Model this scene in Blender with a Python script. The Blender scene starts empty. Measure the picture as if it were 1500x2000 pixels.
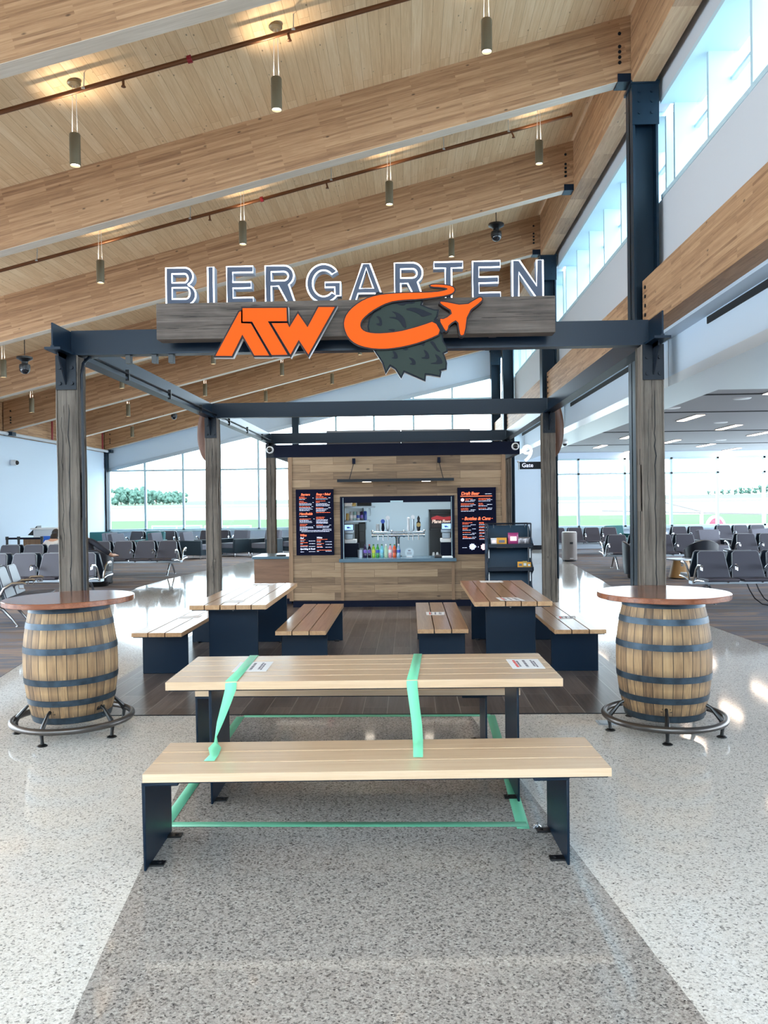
import bpy, bmesh, math, random
from mathutils import Vector, Matrix, Euler
random.seed(7)
SC = bpy.context.scene
COL = SC.collection
PI = math.pi

# ------------------------------------------------------------------ camera, sky, exposure
cam = bpy.data.cameras.new('camera')
cam.sensor_fit = 'VERTICAL'
cam.sensor_height = 36.0
cam.lens = 1580.0 / 2000.0 * 36.0
cam.clip_end = 3000.0
cam_o = bpy.data.objects.new('camera', cam)
COL.objects.link(cam_o)
R_ = Vector((0.99944135, 0.03099636, -0.01249851))
U_ = Vector((0.01220972, 0.00948868, 0.99988044))
F_ = Vector((-0.03111125, 0.99947446, -0.00910492))
cam_o.matrix_world = Matrix(((R_.x, U_.x, -F_.x, 0.0), (R_.y, U_.y, -F_.y, 0.0), (R_.z, U_.z, -F_.z, 1.7), (0, 0, 0, 1)))
SC.camera = cam_o

world = bpy.data.worlds.new('overcast_sky')
SC.world = world
world.use_nodes = True
wn = world.node_tree.nodes['Background']
wn.inputs['Color'].default_value = (0.78, 0.90, 1.0, 1)
wn.inputs['Strength'].default_value = 3.2
SC.view_settings.view_transform = 'Standard'
SC.view_settings.look = 'None'
SC.view_settings.gamma = 1.0
SC.view_settings.exposure = 1.75
SC.cycles.use_denoising = True
SC.cycles.max_bounces = 10
SC.cycles.diffuse_bounces = 6
SC.cycles.transparent_max_bounces = 16
SC.cycles.sample_clamp_indirect = 8.0

PENDANT_W = 22.0       # power of each pendant's down beam
PENDANT_UP = 9.0       # and of its up glow


# ------------------------------------------------------------------ materials
def lin(c):
    out = []
    for v in c:
        v /= 255.0
        out.append(v / 12.92 if v <= 0.04045 else ((v + 0.055) / 1.055) ** 2.4)
    return (out[0], out[1], out[2], 1.0)


def new_mat(name):
    m = bpy.data.materials.new(name)
    m.use_nodes = True
    nt = m.node_tree
    return m, nt, nt.nodes['Principled BSDF']


def M(name, rgb, rough=0.5, metal=0.0, coat=0.0, emit=0.0, spec=0.5, bump=0.0, bscale=200.0, trans=0.0, var=0.0):
    m, nt, b = new_mat(name)
    c = lin(rgb)
    b.inputs['Base Color'].default_value = c
    b.inputs['Roughness'].default_value = rough
    b.inputs['Metallic'].default_value = metal
    b.inputs['Coat Weight'].default_value = coat
    b.inputs['Coat Roughness'].default_value = 0.12
    b.inputs['Specular IOR Level'].default_value = spec
    b.inputs['Transmission Weight'].default_value = trans
    if emit:
        b.inputs['Emission Color'].default_value = c
        b.inputs['Emission Strength'].default_value = emit
    if bump or var:
        tc = nt.nodes.new('ShaderNodeTexCoord')
        n = nt.nodes.new('ShaderNodeTexNoise')
        n.inputs['Scale'].default_value = bscale
        n.inputs['Detail'].default_value = 4
        nt.links.new(tc.outputs['Object'], n.inputs['Vector'])
        if bump:
            bp = nt.nodes.new('ShaderNodeBump')
            bp.inputs['Strength'].default_value = bump
            bp.inputs['Distance'].default_value = 0.002
            nt.links.new(n.outputs['Fac'], bp.inputs['Height'])
            nt.links.new(bp.outputs['Normal'], b.inputs['Normal'])
        if var:
            r = nt.nodes.new('ShaderNodeValToRGB')
            r.color_ramp.elements[0].position = 0.3
            r.color_ramp.elements[1].position = 0.7
            r.color_ramp.elements[0].color = (c[0] * (1 - var), c[1] * (1 - var), c[2] * (1 - var), 1)
            r.color_ramp.elements[1].color = (min(1, c[0] * (1 + var)), min(1, c[1] * (1 + var)), min(1, c[2] * (1 + var)), 1)
            nt.links.new(n.outputs['Fac'], r.inputs['Fac'])
            nt.links.new(r.outputs['Color'], b.inputs['Base Color'])
    return m


class NT:
    """small node-building helper"""
    def __init__(s, nt):
        s.nt = nt

    def n(s, kind, **kw):
        x = s.nt.nodes.new(kind)
        for k, v in kw.items():
            setattr(x, k, v)
        return x

    def l(s, a, b):
        s.nt.links.new(a, b)

    def val(s, x, inp):
        if isinstance(x, (int, float)):
            inp.default_value = x
        else:
            s.l(x, inp)

    def math(s, op, a, b=0.0, c=None):
        m = s.n('ShaderNodeMath', operation=op)
        s.val(a, m.inputs[0])
        s.val(b, m.inputs[1])
        if c is not None:
            s.val(c, m.inputs[2])
        return m.outputs[0]

    def mix(s, f, a, b, mode='MIX'):
        m = s.n('ShaderNodeMix', data_type='RGBA', blend_type=mode)
        s.val(f, m.inputs[0])
        for x, i in ((a, 6), (b, 7)):
            if isinstance(x, tuple):
                m.inputs[i].default_value = x
            else:
                s.l(x, m.inputs[i])
        return m.outputs[2]

    def ramp(s, f, stops, const=False):
        r = s.n('ShaderNodeValToRGB')
        cr = r.color_ramp
        if const:
            cr.interpolation = 'CONSTANT'
        while len(cr.elements) < len(stops):
            cr.elements.new(0.5)
        for e, (p, c) in zip(cr.elements, stops):
            e.position = p
            e.color = c
        s.l(f, r.inputs['Fac'])
        return r.outputs['Color']

    def coords(s, which='Object'):
        tc = s.n('ShaderNodeTexCoord')
        sp = s.n('ShaderNodeSeparateXYZ')
        s.l(tc.outputs[which], sp.inputs[0])
        return tc.outputs[which], sp.outputs[0], sp.outputs[1], sp.outputs[2]

    def comb(s, x, y, z):
        c = s.n('ShaderNodeCombineXYZ')
        s.val(x, c.inputs[0])
        s.val(y, c.inputs[1])
        s.val(z, c.inputs[2])
        return c.outputs[0]

    def noise(s, vec, scale, detail=4.0, rough=0.55, dist=0.0):
        n = s.n('ShaderNodeTexNoise')
        s.l(vec, n.inputs['Vector'])
        n.inputs['Scale'].default_value = scale
        n.inputs['Detail'].default_value = detail
        n.inputs['Roughness'].default_value = rough
        n.inputs['Distortion'].default_value = dist
        return n.outputs['Fac']


def G(v):
    return (v, v, v, 1.0)


def wood(name, dark, mid, light, along='x', across='y', bl=0.0, bw=0.1, var=0.5, gap=0.0, gapcol=(40, 30, 22), grain=1.0,
         knots=0.0, rough=0.5, coat=0.0, per_object=False, bump=0.15, coat_rough=0.15, offset=0.37):
    """plank or solid timber: grain stretched along one object axis, optional board pattern and knots"""
    m, nt, b = new_mat(name)
    h = NT(nt)
    vec, x, y, z = h.coords()
    ax = {'x': x, 'y': y, 'z': z}
    third = [k for k in 'xyz' if k not in (along, across)][0]
    u, v, w = ax[along], ax[across], ax[third]
    tint = None
    if bl:
        # boards: the third axis shifts the pattern so that two faces of a beam differ
        br = h.n('ShaderNodeTexBrick')
        br.offset = offset
        br.offset_frequency = 2
        br.inputs['Color1'].default_value = G(0)
        br.inputs['Color2'].default_value = G(1)
        br.inputs['Mortar'].default_value = G(0.5)
        br.inputs['Scale'].default_value = 1.0
        br.inputs['Mortar Size'].default_value = gap
        br.inputs['Mortar Smooth'].default_value = 0.0
        br.inputs['Bias'].default_value = 0.0
        br.inputs['Brick Width'].default_value = bl
        br.inputs['Row Height'].default_value = bw
        h.l(h.comb(u, v, 0.0), br.inputs['Vector'])
        tint = br.outputs['Color']
        mort = br.outputs['Fac']
    shift = 0.0
    if per_object:
        oi = h.n('ShaderNodeObjectInfo')
        shift = h.math('MULTIPLY', oi.outputs['Random'], 37.0)
    if tint is not None:
        sep = h.n('ShaderNodeSeparateColor')
        h.l(tint, sep.inputs[0])
        t = sep.outputs[0]
        shift = h.math('ADD', h.math('MULTIPLY', t, 23.0), shift)
    gv = h.comb(h.math('ADD', h.math('MULTIPLY', u, 1.6), shift), h.math('MULTIPLY', v, 34.0), h.math('MULTIPLY', w, 34.0))
    g1 = h.noise(gv, grain, 6.0, 0.62, 0.6)
    gv2 = h.comb(h.math('ADD', h.math('MULTIPLY', u, 5.0), shift), h.math('MULTIPLY', v, 210.0), h.math('MULTIPLY', w, 210.0))
    g2 = h.noise(gv2, grain, 3.0, 0.6)
    f = h.math('ADD', h.math('MULTIPLY', g1, 0.7), h.math('MULTIPLY', g2, 0.3))
    if tint is not None:
        f = h.math('ADD', f, h.math('MULTIPLY', h.math('SUBTRACT', t, 0.5), var * 0.5))
    elif per_object:
        f = h.math('ADD', f, h.math('MULTIPLY', h.math('SUBTRACT', oi.outputs['Random'], 0.5), var * 0.35))
    col = h.ramp(f, [(0.28, lin(dark)), (0.5, lin(mid)), (0.72, lin(light))])
    if knots:
        kv = h.comb(h.math('MULTIPLY', u, 2.2 * knots), h.math('MULTIPLY', v, 5.0 * knots), h.math('MULTIPLY', w, 5.0 * knots))
        vo = h.n('ShaderNodeTexVoronoi')
        vo.inputs['Scale'].default_value = 1.0
        h.l(kv, vo.inputs['Vector'])
        k = h.ramp(vo.outputs['Distance'], [(0.05, G(1)), (0.12, G(0))])
        sc2 = h.n('ShaderNodeSeparateColor')
        h.l(vo.outputs['Color'], sc2.inputs[0])
        gate = h.math('GREATER_THAN', sc2.outputs[0], 0.45)
        col = h.mix(h.math('MULTIPLY', h.math('MULTIPLY', k, gate), 0.75), col, lin([c * 0.45 for c in dark]))
    if tint is not None and gap:
        col = h.mix(mort, col, lin(gapcol))
    h.l(col, b.inputs['Base Color'])
    b.inputs['Roughness'].default_value = rough
    b.inputs['Coat Weight'].default_value = coat
    b.inputs['Coat Roughness'].default_value = coat_rough
    if bump:
        bp = h.n('ShaderNodeBump')
        bp.inputs['Strength'].default_value = bump
        bp.inputs['Distance'].default_value = 0.003
        h.l(f, bp.inputs['Height'])
        h.l(bp.outputs['Normal'], b.inputs['Normal'])
    return m


def terrazzo(name, base, chips, scale=125.0, rough=0.07):
    m, nt, b = new_mat(name)
    h = NT(nt)
    vec, x, y, z = h.coords()
    wob = h.n('ShaderNodeTexNoise')
    wob.inputs['Scale'].default_value = 140.0
    h.l(vec, wob.inputs['Vector'])
    add = h.n('ShaderNodeVectorMath', operation='MULTIPLY_ADD')
    h.l(wob.outputs['Color'], add.inputs[0])
    add.inputs[1].default_value = (0.012, 0.012, 0.0)
    h.l(vec, add.inputs[2])
    cols = None
    for k, (sc, share) in enumerate(((scale, 1.0), (scale * 2.1, 0.6))):
        vo = h.n('ShaderNodeTexVoronoi')
        vo.voronoi_dimensions = '2D'
        vo.inputs['Scale'].default_value = sc
        h.l(add.outputs[0], vo.inputs['Vector'])
        s = h.n('ShaderNodeSeparateColor')
        h.l(vo.outputs['Color'], s.inputs[0])
        c = h.ramp(s.outputs[0], chips, const=True)
        cols = c if cols is None else h.mix(0.4, cols, c)
    big = h.noise(vec, 0.9, 3.0)
    cols = h.mix(h.math('MULTIPLY', big, 0.12), cols, lin([c * 0.8 for c in base]))
    h.l(cols, b.inputs['Base Color'])
    b.inputs['Roughness'].default_value = rough
    b.inputs['Specular IOR Level'].default_value = 0.5
    return m


def carpet_mat(name):
    m, nt, b = new_mat(name)
    h = NT(nt)
    vec, x, y, z = h.coords()
    a = h.noise(h.comb(h.math('MULTIPLY', x, 0.5), h.math('MULTIPLY', y, 2.6), 0.0), 1.0, 7.0, 0.7, 0.8)
    col = h.ramp(a, [(0.28, lin((88, 82, 84))), (0.40, lin((132, 112, 98))), (0.5, lin((112, 118, 132))), (0.58, lin((158, 138, 124))), (0.74, lin((124, 130, 146)))])
    f = h.noise(vec, 160.0, 2.0)
    col = h.mix(h.math('MULTIPLY', f, 0.4), col, lin((84, 80, 80)))
    h.l(col, b.inputs['Base Color'])
    b.inputs['Roughness'].default_value = 0.95
    b.inputs['Specular IOR Level'].default_value = 0.1
    return m


def barrel_mat(name):
    m, nt, b = new_mat(name)
    h = NT(nt)
    vec, x, y, z = h.coords()
    ang = h.math('ARCTAN2', y, x)
    st = h.math('MULTIPLY', h.math('ADD', ang, PI), 30.0 / (2 * PI))
    cell = h.math('FLOOR', st)
    wn_ = h.n('ShaderNodeTexWhiteNoise', noise_dimensions='1D')
    h.l(cell, wn_.inputs['W'])
    fr = h.math('FRACT', st)
    edge = h.math('MINIMUM', fr, h.math('SUBTRACT', 1.0, fr))
    g = h.noise(h.comb(h.math('MULTIPLY', ang, 14.0), h.math('MULTIPLY', z, 2.5), h.math('MULTIPLY', cell, 3.1)), 1.0, 6.0, 0.65, 0.5)
    f = h.math('ADD', h.math('MULTIPLY', g, 0.75), h.math('MULTIPLY', wn_.outputs['Value'], 0.28))
    col = h.ramp(f, [(0.22, lin((70, 52, 36))), (0.45, lin((136, 106, 74))), (0.66, lin((168, 136, 97))), (0.9, lin((180, 152, 114)))])
    # dark weathering stains where the iron hoops have bled into the oak
    st2 = h.noise(h.comb(h.math('MULTIPLY', ang, 9.0), h.math('MULTIPLY', z, 1.2), 0.0), 1.0, 5.0, 0.7)
    stain = None
    for hz in (0.16, 0.278, 0.431, 0.66, 0.839):
        d = h.math('ABSOLUTE', h.math('SUBTRACT', z, hz))
        k = h.math('SUBTRACT', 1.0, h.math('DIVIDE', d, 0.075))
        stain = k if stain is None else h.math('MAXIMUM', stain, k)
    stain = h.math('MULTIPLY', h.math('MAXIMUM', stain, 0.0), h.math('MULTIPLY', h.math('GREATER_THAN', st2, 0.45), 0.75))
    col = h.mix(stain, col, lin((62, 52, 46)))
    col = h.mix(h.math('LESS_THAN', edge, 0.035), col, lin((44, 32, 24)))
    h.l(col, b.inputs['Base Color'])
    b.inputs['Roughness'].default_value = 0.6
    return m


def weathered(name, along='z', dark=(64, 57, 52), mid=(103, 95, 87), light=(130, 121, 112)):
    m, nt, b = new_mat(name)
    h = NT(nt)
    vec, x, y, z = h.coords()
    oi = h.n('ShaderNodeObjectInfo')
    sh = h.math('MULTIPLY', oi.outputs['Random'], 40.0)
    ax = {'x': x, 'y': y, 'z': z}
    u = ax[along]
    v, w = [ax[k] for k in 'xyz' if k != along]
    p = h.comb(h.math('ADD', h.math('MULTIPLY', u, 1.3), sh), h.math('MULTIPLY', v, 26.0), h.math('MULTIPLY', w, 26.0))
    a = h.noise(p, 1.0, 8.0, 0.66, 0.3)
    blot = h.noise(h.comb(h.math('ADD', u, sh), v, w), 3.0, 4.0)
    f = h.math('ADD', h.math('MULTIPLY', a, 0.72), h.math('MULTIPLY', blot, 0.28))
    col = h.ramp(f, [(0.3, lin(dark)), (0.5, lin(mid)), (0.7, lin(light))])
    # long drying cracks
    cp = h.comb(h.math('ADD', h.math('MULTIPLY', u, 0.16), sh), h.math('MULTIPLY', v, 11.0), h.math('MULTIPLY', w, 11.0))
    ck = h.noise(cp, 1.0, 5.0, 0.5, 0.1)
    crack = h.math('LESS_THAN', h.math('ABSOLUTE', h.math('SUBTRACT', ck, 0.52)), 0.004)
    col = h.mix(h.math('MULTIPLY', crack, 0.85), col, lin((36, 30, 27)))
    # knots
    vo = h.n('ShaderNodeTexVoronoi')
    vo.inputs['Scale'].default_value = 1.0
    h.l(h.comb(h.math('ADD', h.math('MULTIPLY', u, 2.2), sh), h.math('MULTIPLY', v, 5.0), h.math('MULTIPLY', w, 5.0)), vo.inputs['Vector'])
    k = h.ramp(vo.outputs['Distance'], [(0.06, G(1)), (0.13, G(0))])
    s = h.n('ShaderNodeSeparateColor')
    h.l(vo.outputs['Color'], s.inputs[0])
    col = h.mix(h.math('MULTIPLY', k, h.math('GREATER_THAN', s.outputs[0], 0.6)), col, lin((58, 48, 42)))
    h.l(col, b.inputs['Base Color'])
    b.inputs['Roughness'].default_value = 0.85
    bp = h.n('ShaderNodeBump')
    bp.inputs['Strength'].default_value = 0.5
    bp.inputs['Distance'].default_value = 0.006
    h.l(f, bp.inputs['Height'])
    h.l(bp.outputs['Normal'], b.inputs['Normal'])
    return m


def glass_mat(name, tint=(0.93, 0.97, 0.98)):
    m = bpy.data.materials.new(name)
    m.use_nodes = True
    nt = m.node_tree
    nt.nodes.clear()
    h = NT(nt)
    out = h.n('ShaderNodeOutputMaterial')
    tr = h.n('ShaderNodeBsdfTransparent')
    tr.inputs[0].default_value = tint + (1,)
    gl = h.n('ShaderNodeBsdfGlossy')
    gl.inputs['Roughness'].default_value = 0.0
    fr = h.n('ShaderNodeFresnel')
    fr.inputs['IOR'].default_value = 1.25
    mx = h.n('ShaderNodeMixShader')
    h.l(h.math('MULTIPLY', fr.outputs[0], 0.3), mx.inputs[0])
    h.l(tr.outputs[0], mx.inputs[1])
    h.l(gl.outputs[0], mx.inputs[2])
    h.l(mx.outputs[0], out.inputs[0])
    return m


def ground_mat(name):
    """airfield: apron concrete, mown grass strips and a runway, laid out by distance from the terminal"""
    m, nt, b = new_mat(name)
    h = NT(nt)
    vec, x, y, z = h.coords()
    wob = h.math('MULTIPLY', h.math('SUBTRACT', h.noise(vec, 0.05, 3.0), 0.5), 9.0)
    d = h.math('DIVIDE', h.math('ADD', y, wob), 1000.0)
    grass, conc, pale = (0.036, 0.085, 0.026, 1), (0.30, 0.31, 0.30, 1), (0.085, 0.11, 0.08, 1)
    col = h.ramp(d, [(0.0, conc), (0.078, grass), (0.150, conc), (0.30, pale), (0.36, conc), (0.42, (0.07, 0.10, 0.07, 1))], const=True)
    g = h.noise(vec, 0.6, 5.0, 0.7)
    col = h.mix(h.math('MULTIPLY', g, 0.2), col, (0.11, 0.13, 0.08, 1))
    h.l(col, b.inputs['Base Color'])
    b.inputs['Roughness'].default_value = 0.95
    b.inputs['Specular IOR Level'].default_value = 0.1
    return m


MT = {}
MT['glulam'] = wood('glulam_wood', (132, 97, 69), (168, 130, 96), (190, 154, 118), 'x', 'z', bl=0.95, bw=0.031, var=0.55, knots=1.6, rough=0.6, bump=0.05)
MT['glulam_y'] = wood('glulam_girder_wood', (132, 97, 69), (168, 130, 96), (190, 154, 118), 'y', 'z', bl=0.95, bw=0.031, var=0.55, knots=1.6, rough=0.6, bump=0.05)
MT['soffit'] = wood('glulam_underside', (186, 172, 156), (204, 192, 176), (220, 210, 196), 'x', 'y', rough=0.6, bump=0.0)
MT['deck'] = wood('timber_deck_wood', (206, 174, 134), (222, 194, 154), (234, 212, 178), 'y', 'x', bl=2.6, bw=0.13, var=0.35, knots=2.3, rough=0.65, gap=0.0015, gapcol=(150, 116, 80), bump=0.03)
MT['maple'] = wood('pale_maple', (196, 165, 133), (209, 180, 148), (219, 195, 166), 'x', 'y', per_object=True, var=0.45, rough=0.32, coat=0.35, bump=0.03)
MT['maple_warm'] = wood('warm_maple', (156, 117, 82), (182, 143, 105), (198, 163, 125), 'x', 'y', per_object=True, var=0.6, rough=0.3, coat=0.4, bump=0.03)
MT['plank_wall'] = wood('kiosk_oak_planks', (108, 85, 63), (144, 117, 89), (168, 141, 111), 'x', 'z', bl=1.05, bw=0.125, var=0.8, gap=0.002, gapcol=(92, 70, 50), knots=1.3, rough=0.55, bump=0.05)
MT['oak'] = wood('oak_trim', (110, 84, 60), (138, 108, 80), (156, 126, 96), 'z', 'x', rough=0.5, bump=0.03)
MT['walnut'] = wood('red_brown_table_wood', (92, 50, 32), (124, 72, 48), (150, 94, 64), 'x', 'y', bl=0.9, bw=0.09, var=0.4, rough=0.22, coat=0.5, bump=0.0)
MT['laminate'] = wood('counter_wood_laminate', (104, 76, 58), (128, 96, 74), (146, 112, 88), 'x', 'z', rough=0.5, bump=0.0)
MT['propeller'] = wood('propeller_wood', (74, 46, 34), (104, 68, 50), (128, 88, 66), 'z', 'x', rough=0.35, bump=0.0)
MT['tile'] = wood('wood_look_floor_tile', (62, 54, 52), (88, 78, 74), (113, 102, 97), 'y', 'x', bl=1.2, bw=0.2, var=0.55, gap=0.003, gapcol=(140, 132, 126), grain=0.8, rough=0.33, bump=0.05)
MT['weather'] = weathered('weathered_barn_timber', 'z')
MT['weather_x'] = weathered('weathered_barn_board', 'x', (46, 41, 38), (88, 79, 73), (116, 106, 98))
MT['floor_light'] = terrazzo('light_terrazzo', (196, 192, 184), [(0.0, lin((78, 76, 76))), (0.07, lin((164, 161, 158))), (0.16, lin((214, 210, 204))), (0.55, lin((225, 222, 217))), (0.88, lin((236, 234, 230)))])
MT['floor_grey'] = terrazzo('grey_terrazzo', (140, 134, 128), [(0.0, lin((56, 54, 56))), (0.13, lin((120, 116, 114))), (0.28, lin((162, 156, 151))), (0.66, lin((176, 170, 165))), (0.92, lin((198, 193, 188)))])
MT['carpet'] = carpet_mat('patterned_carpet')
MT['barrel'] = barrel_mat('oak_barrel_staves')
MT['steel'] = M('blue_black_steel', (4, 26, 44), 0.36, spec=0.28)
MT['steel_dk'] = M('dark_steel', (5, 17, 30), 0.4, spec=0.3)
MT['column'] = M('painted_dark_column', (12, 36, 52), 0.45, spec=0.3)
MT['navy'] = M('navy_paint', (4, 11, 34), 0.55, spec=0.15)
MT['hoop'] = M('galvanised_hoop', (52, 66, 78), 0.42, 0.6, var=0.35, bscale=14)
MT['rail'] = M('gunmetal_rail', (96, 92, 90), 0.33, 0.85)
MT['chrome'] = M('polished_metal', (205, 210, 215), 0.16, 1.0)
MT['alu'] = M('brushed_aluminium', (176, 188, 198), 0.35, 0.6)
MT['bronze'] = M('bronze_pendant', (108, 100, 82), 0.42, 0.5)
MT['copper'] = M('copper_pipe', (112, 74, 48), 0.4, 0.5)
MT['red'] = M('red_fitting', (140, 30, 44), 0.4)
MT['black'] = M('black_plastic', (16, 17, 20), 0.35)
MT['white'] = M('white_paint', (216, 220, 224), 0.6)
MT['offwhite'] = M('white_plastic', (226, 228, 230), 0.4)
MT['wallgrey'] = M('pale_grey_wall', (192, 196, 202), 0.7)
MT['wallwhite'] = M('white_wall', (198, 214, 230), 0.7)
MT['soff'] = M('soffit_white', (196, 202, 208), 0.28)
MT['ceilgrey'] = M('grey_ceiling_panel', (150, 150, 154), 0.6)
MT['gapline'] = M('dark_ceiling_gap', (26, 28, 32), 0.8)
MT['frame'] = M('window_frame_aluminium', (178, 204, 214), 0.5)
MT['glass'] = glass_mat('window_glass')
MT['neon'] = M('white_neon', (235, 243, 255), 0.4, emit=0.9)
MT['letter_face'] = M('letter_navy_face', (44, 54, 74), 0.5)
MT['letter_side'] = M('letter_side_grey', (150, 160, 176), 0.45)
MT['orange'] = M('orange_sign_face', (238, 84, 8), 0.55, spec=0.12)
MT['maroon'] = M('dark_sign_edge', (30, 8, 10), 0.5, spec=0.3)
MT['hop'] = M('hop_green', (38, 49, 44), 0.55, spec=0.2)
MT['hopdark'] = M('hop_navy', (11, 17, 30), 0.55, spec=0.2)
MT['paper'] = M('white_paper', (232, 234, 238), 0.7)
MT['ink'] = M('grey_print', (120, 120, 132), 0.8)
MT['inkred'] = M('red_print', (220, 70, 70), 0.8)
MT['tape'] = M('green_tape', (122, 214, 172), 0.5)
MT['tapefloor'] = M('green_floor_tape', (92, 166, 134), 0.55)
MT['seat'] = M('charcoal_vinyl', (66, 66, 78), 0.45, bump=0.1, bscale=300)
MT['seatside'] = M('navy_vinyl', (24, 38, 52), 0.4)
MT['piping'] = M('grey_piping', (150, 156, 164), 0.5)
MT['leather'] = M('black_navy_leather', (16, 22, 36), 0.36)
MT['lounge'] = M('navy_lounge_fabric', (28, 48, 60), 0.55)
MT['loungegrey'] = M('grey_tweed', (112, 114, 126), 0.85, bump=0.3, var=0.15)
MT['teal'] = M('teal_fabric', (34, 104, 110), 0.6)
MT['tan'] = M('tan_panel', (170, 128, 78), 0.5)
MT['lamp'] = M('lamp_lens', (255, 240, 218), 0.4, emit=3.5)
MT['striplight'] = M('linear_light_lens', (255, 226, 200), 0.4, emit=6.0)
MT['screen'] = M('lit_screen', (150, 190, 255), 0.3, emit=0.45)
MT['board'] = M('menu_screen', (4, 7, 34), 0.6, spec=0.1)
MT['morange'] = M('menu_orange_text', (255, 112, 70), 0.5, emit=0.35)
MT['mwhite'] = M('menu_white_text', (206, 212, 240), 0.5, emit=0.35)
MT['mpink'] = M('menu_pink_badge', (255, 206, 214), 0.5, emit=0.3)
MT['mblue'] = M('menu_blue_badge', (196, 214, 255), 0.5, emit=0.3)
MT['rack'] = M('blue_steel_rack', (14, 50, 74), 0.4, 0.1)
MT['rackdk'] = M('dark_rack', (18, 30, 46), 0.45, 0.2)
MT['skin'] = M('skin', (206, 158, 132), 0.5)
MT['hair'] = M('dark_hair', (34, 26, 24), 0.5)
MT['cream'] = M('cream_shirt', (222, 214, 208), 0.8)
MT['darkshirt'] = M('dark_shirt', (34, 36, 48), 0.8)
MT['jeans'] = M('grey_trousers', (70, 76, 92), 0.85)
MT['taupe'] = M('taupe_metal', (128, 122, 120), 0.45, 0.3)
MT['interior'] = M('kiosk_inner_wall', (170, 190, 202), 0.6)
MT['steelshelf'] = M('stainless', (150, 160, 168), 0.3, 0.8)
MT['counter'] = M('slate_counter', (86, 112, 128), 0.25)
MT['foliage'] = M('tree_foliage', (68, 96, 84), 0.9, var=0.35, bscale=0.5)
MT['trunk'] = M('tree_trunk', (90, 76, 62), 0.9)
MT['ground'] = ground_mat('airfield_ground')
MT['fenceblue'] = M('pale_fence', (96, 128, 142), 0.6)
MT['pinkred'] = M('pink_red_board', (126, 54, 72), 0.6)
MT['bluebox'] = M('blue_display', (40, 110, 220), 0.4)
MT['yellow'] = M('yellow_pack', (232, 164, 50), 0.45)
MT['magenta'] = M('magenta_bag', (170, 58, 118), 0.35)
MT['silver'] = M('silver_bag', (150, 146, 150), 0.3, 0.6, var=0.4, bscale=60)


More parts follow.
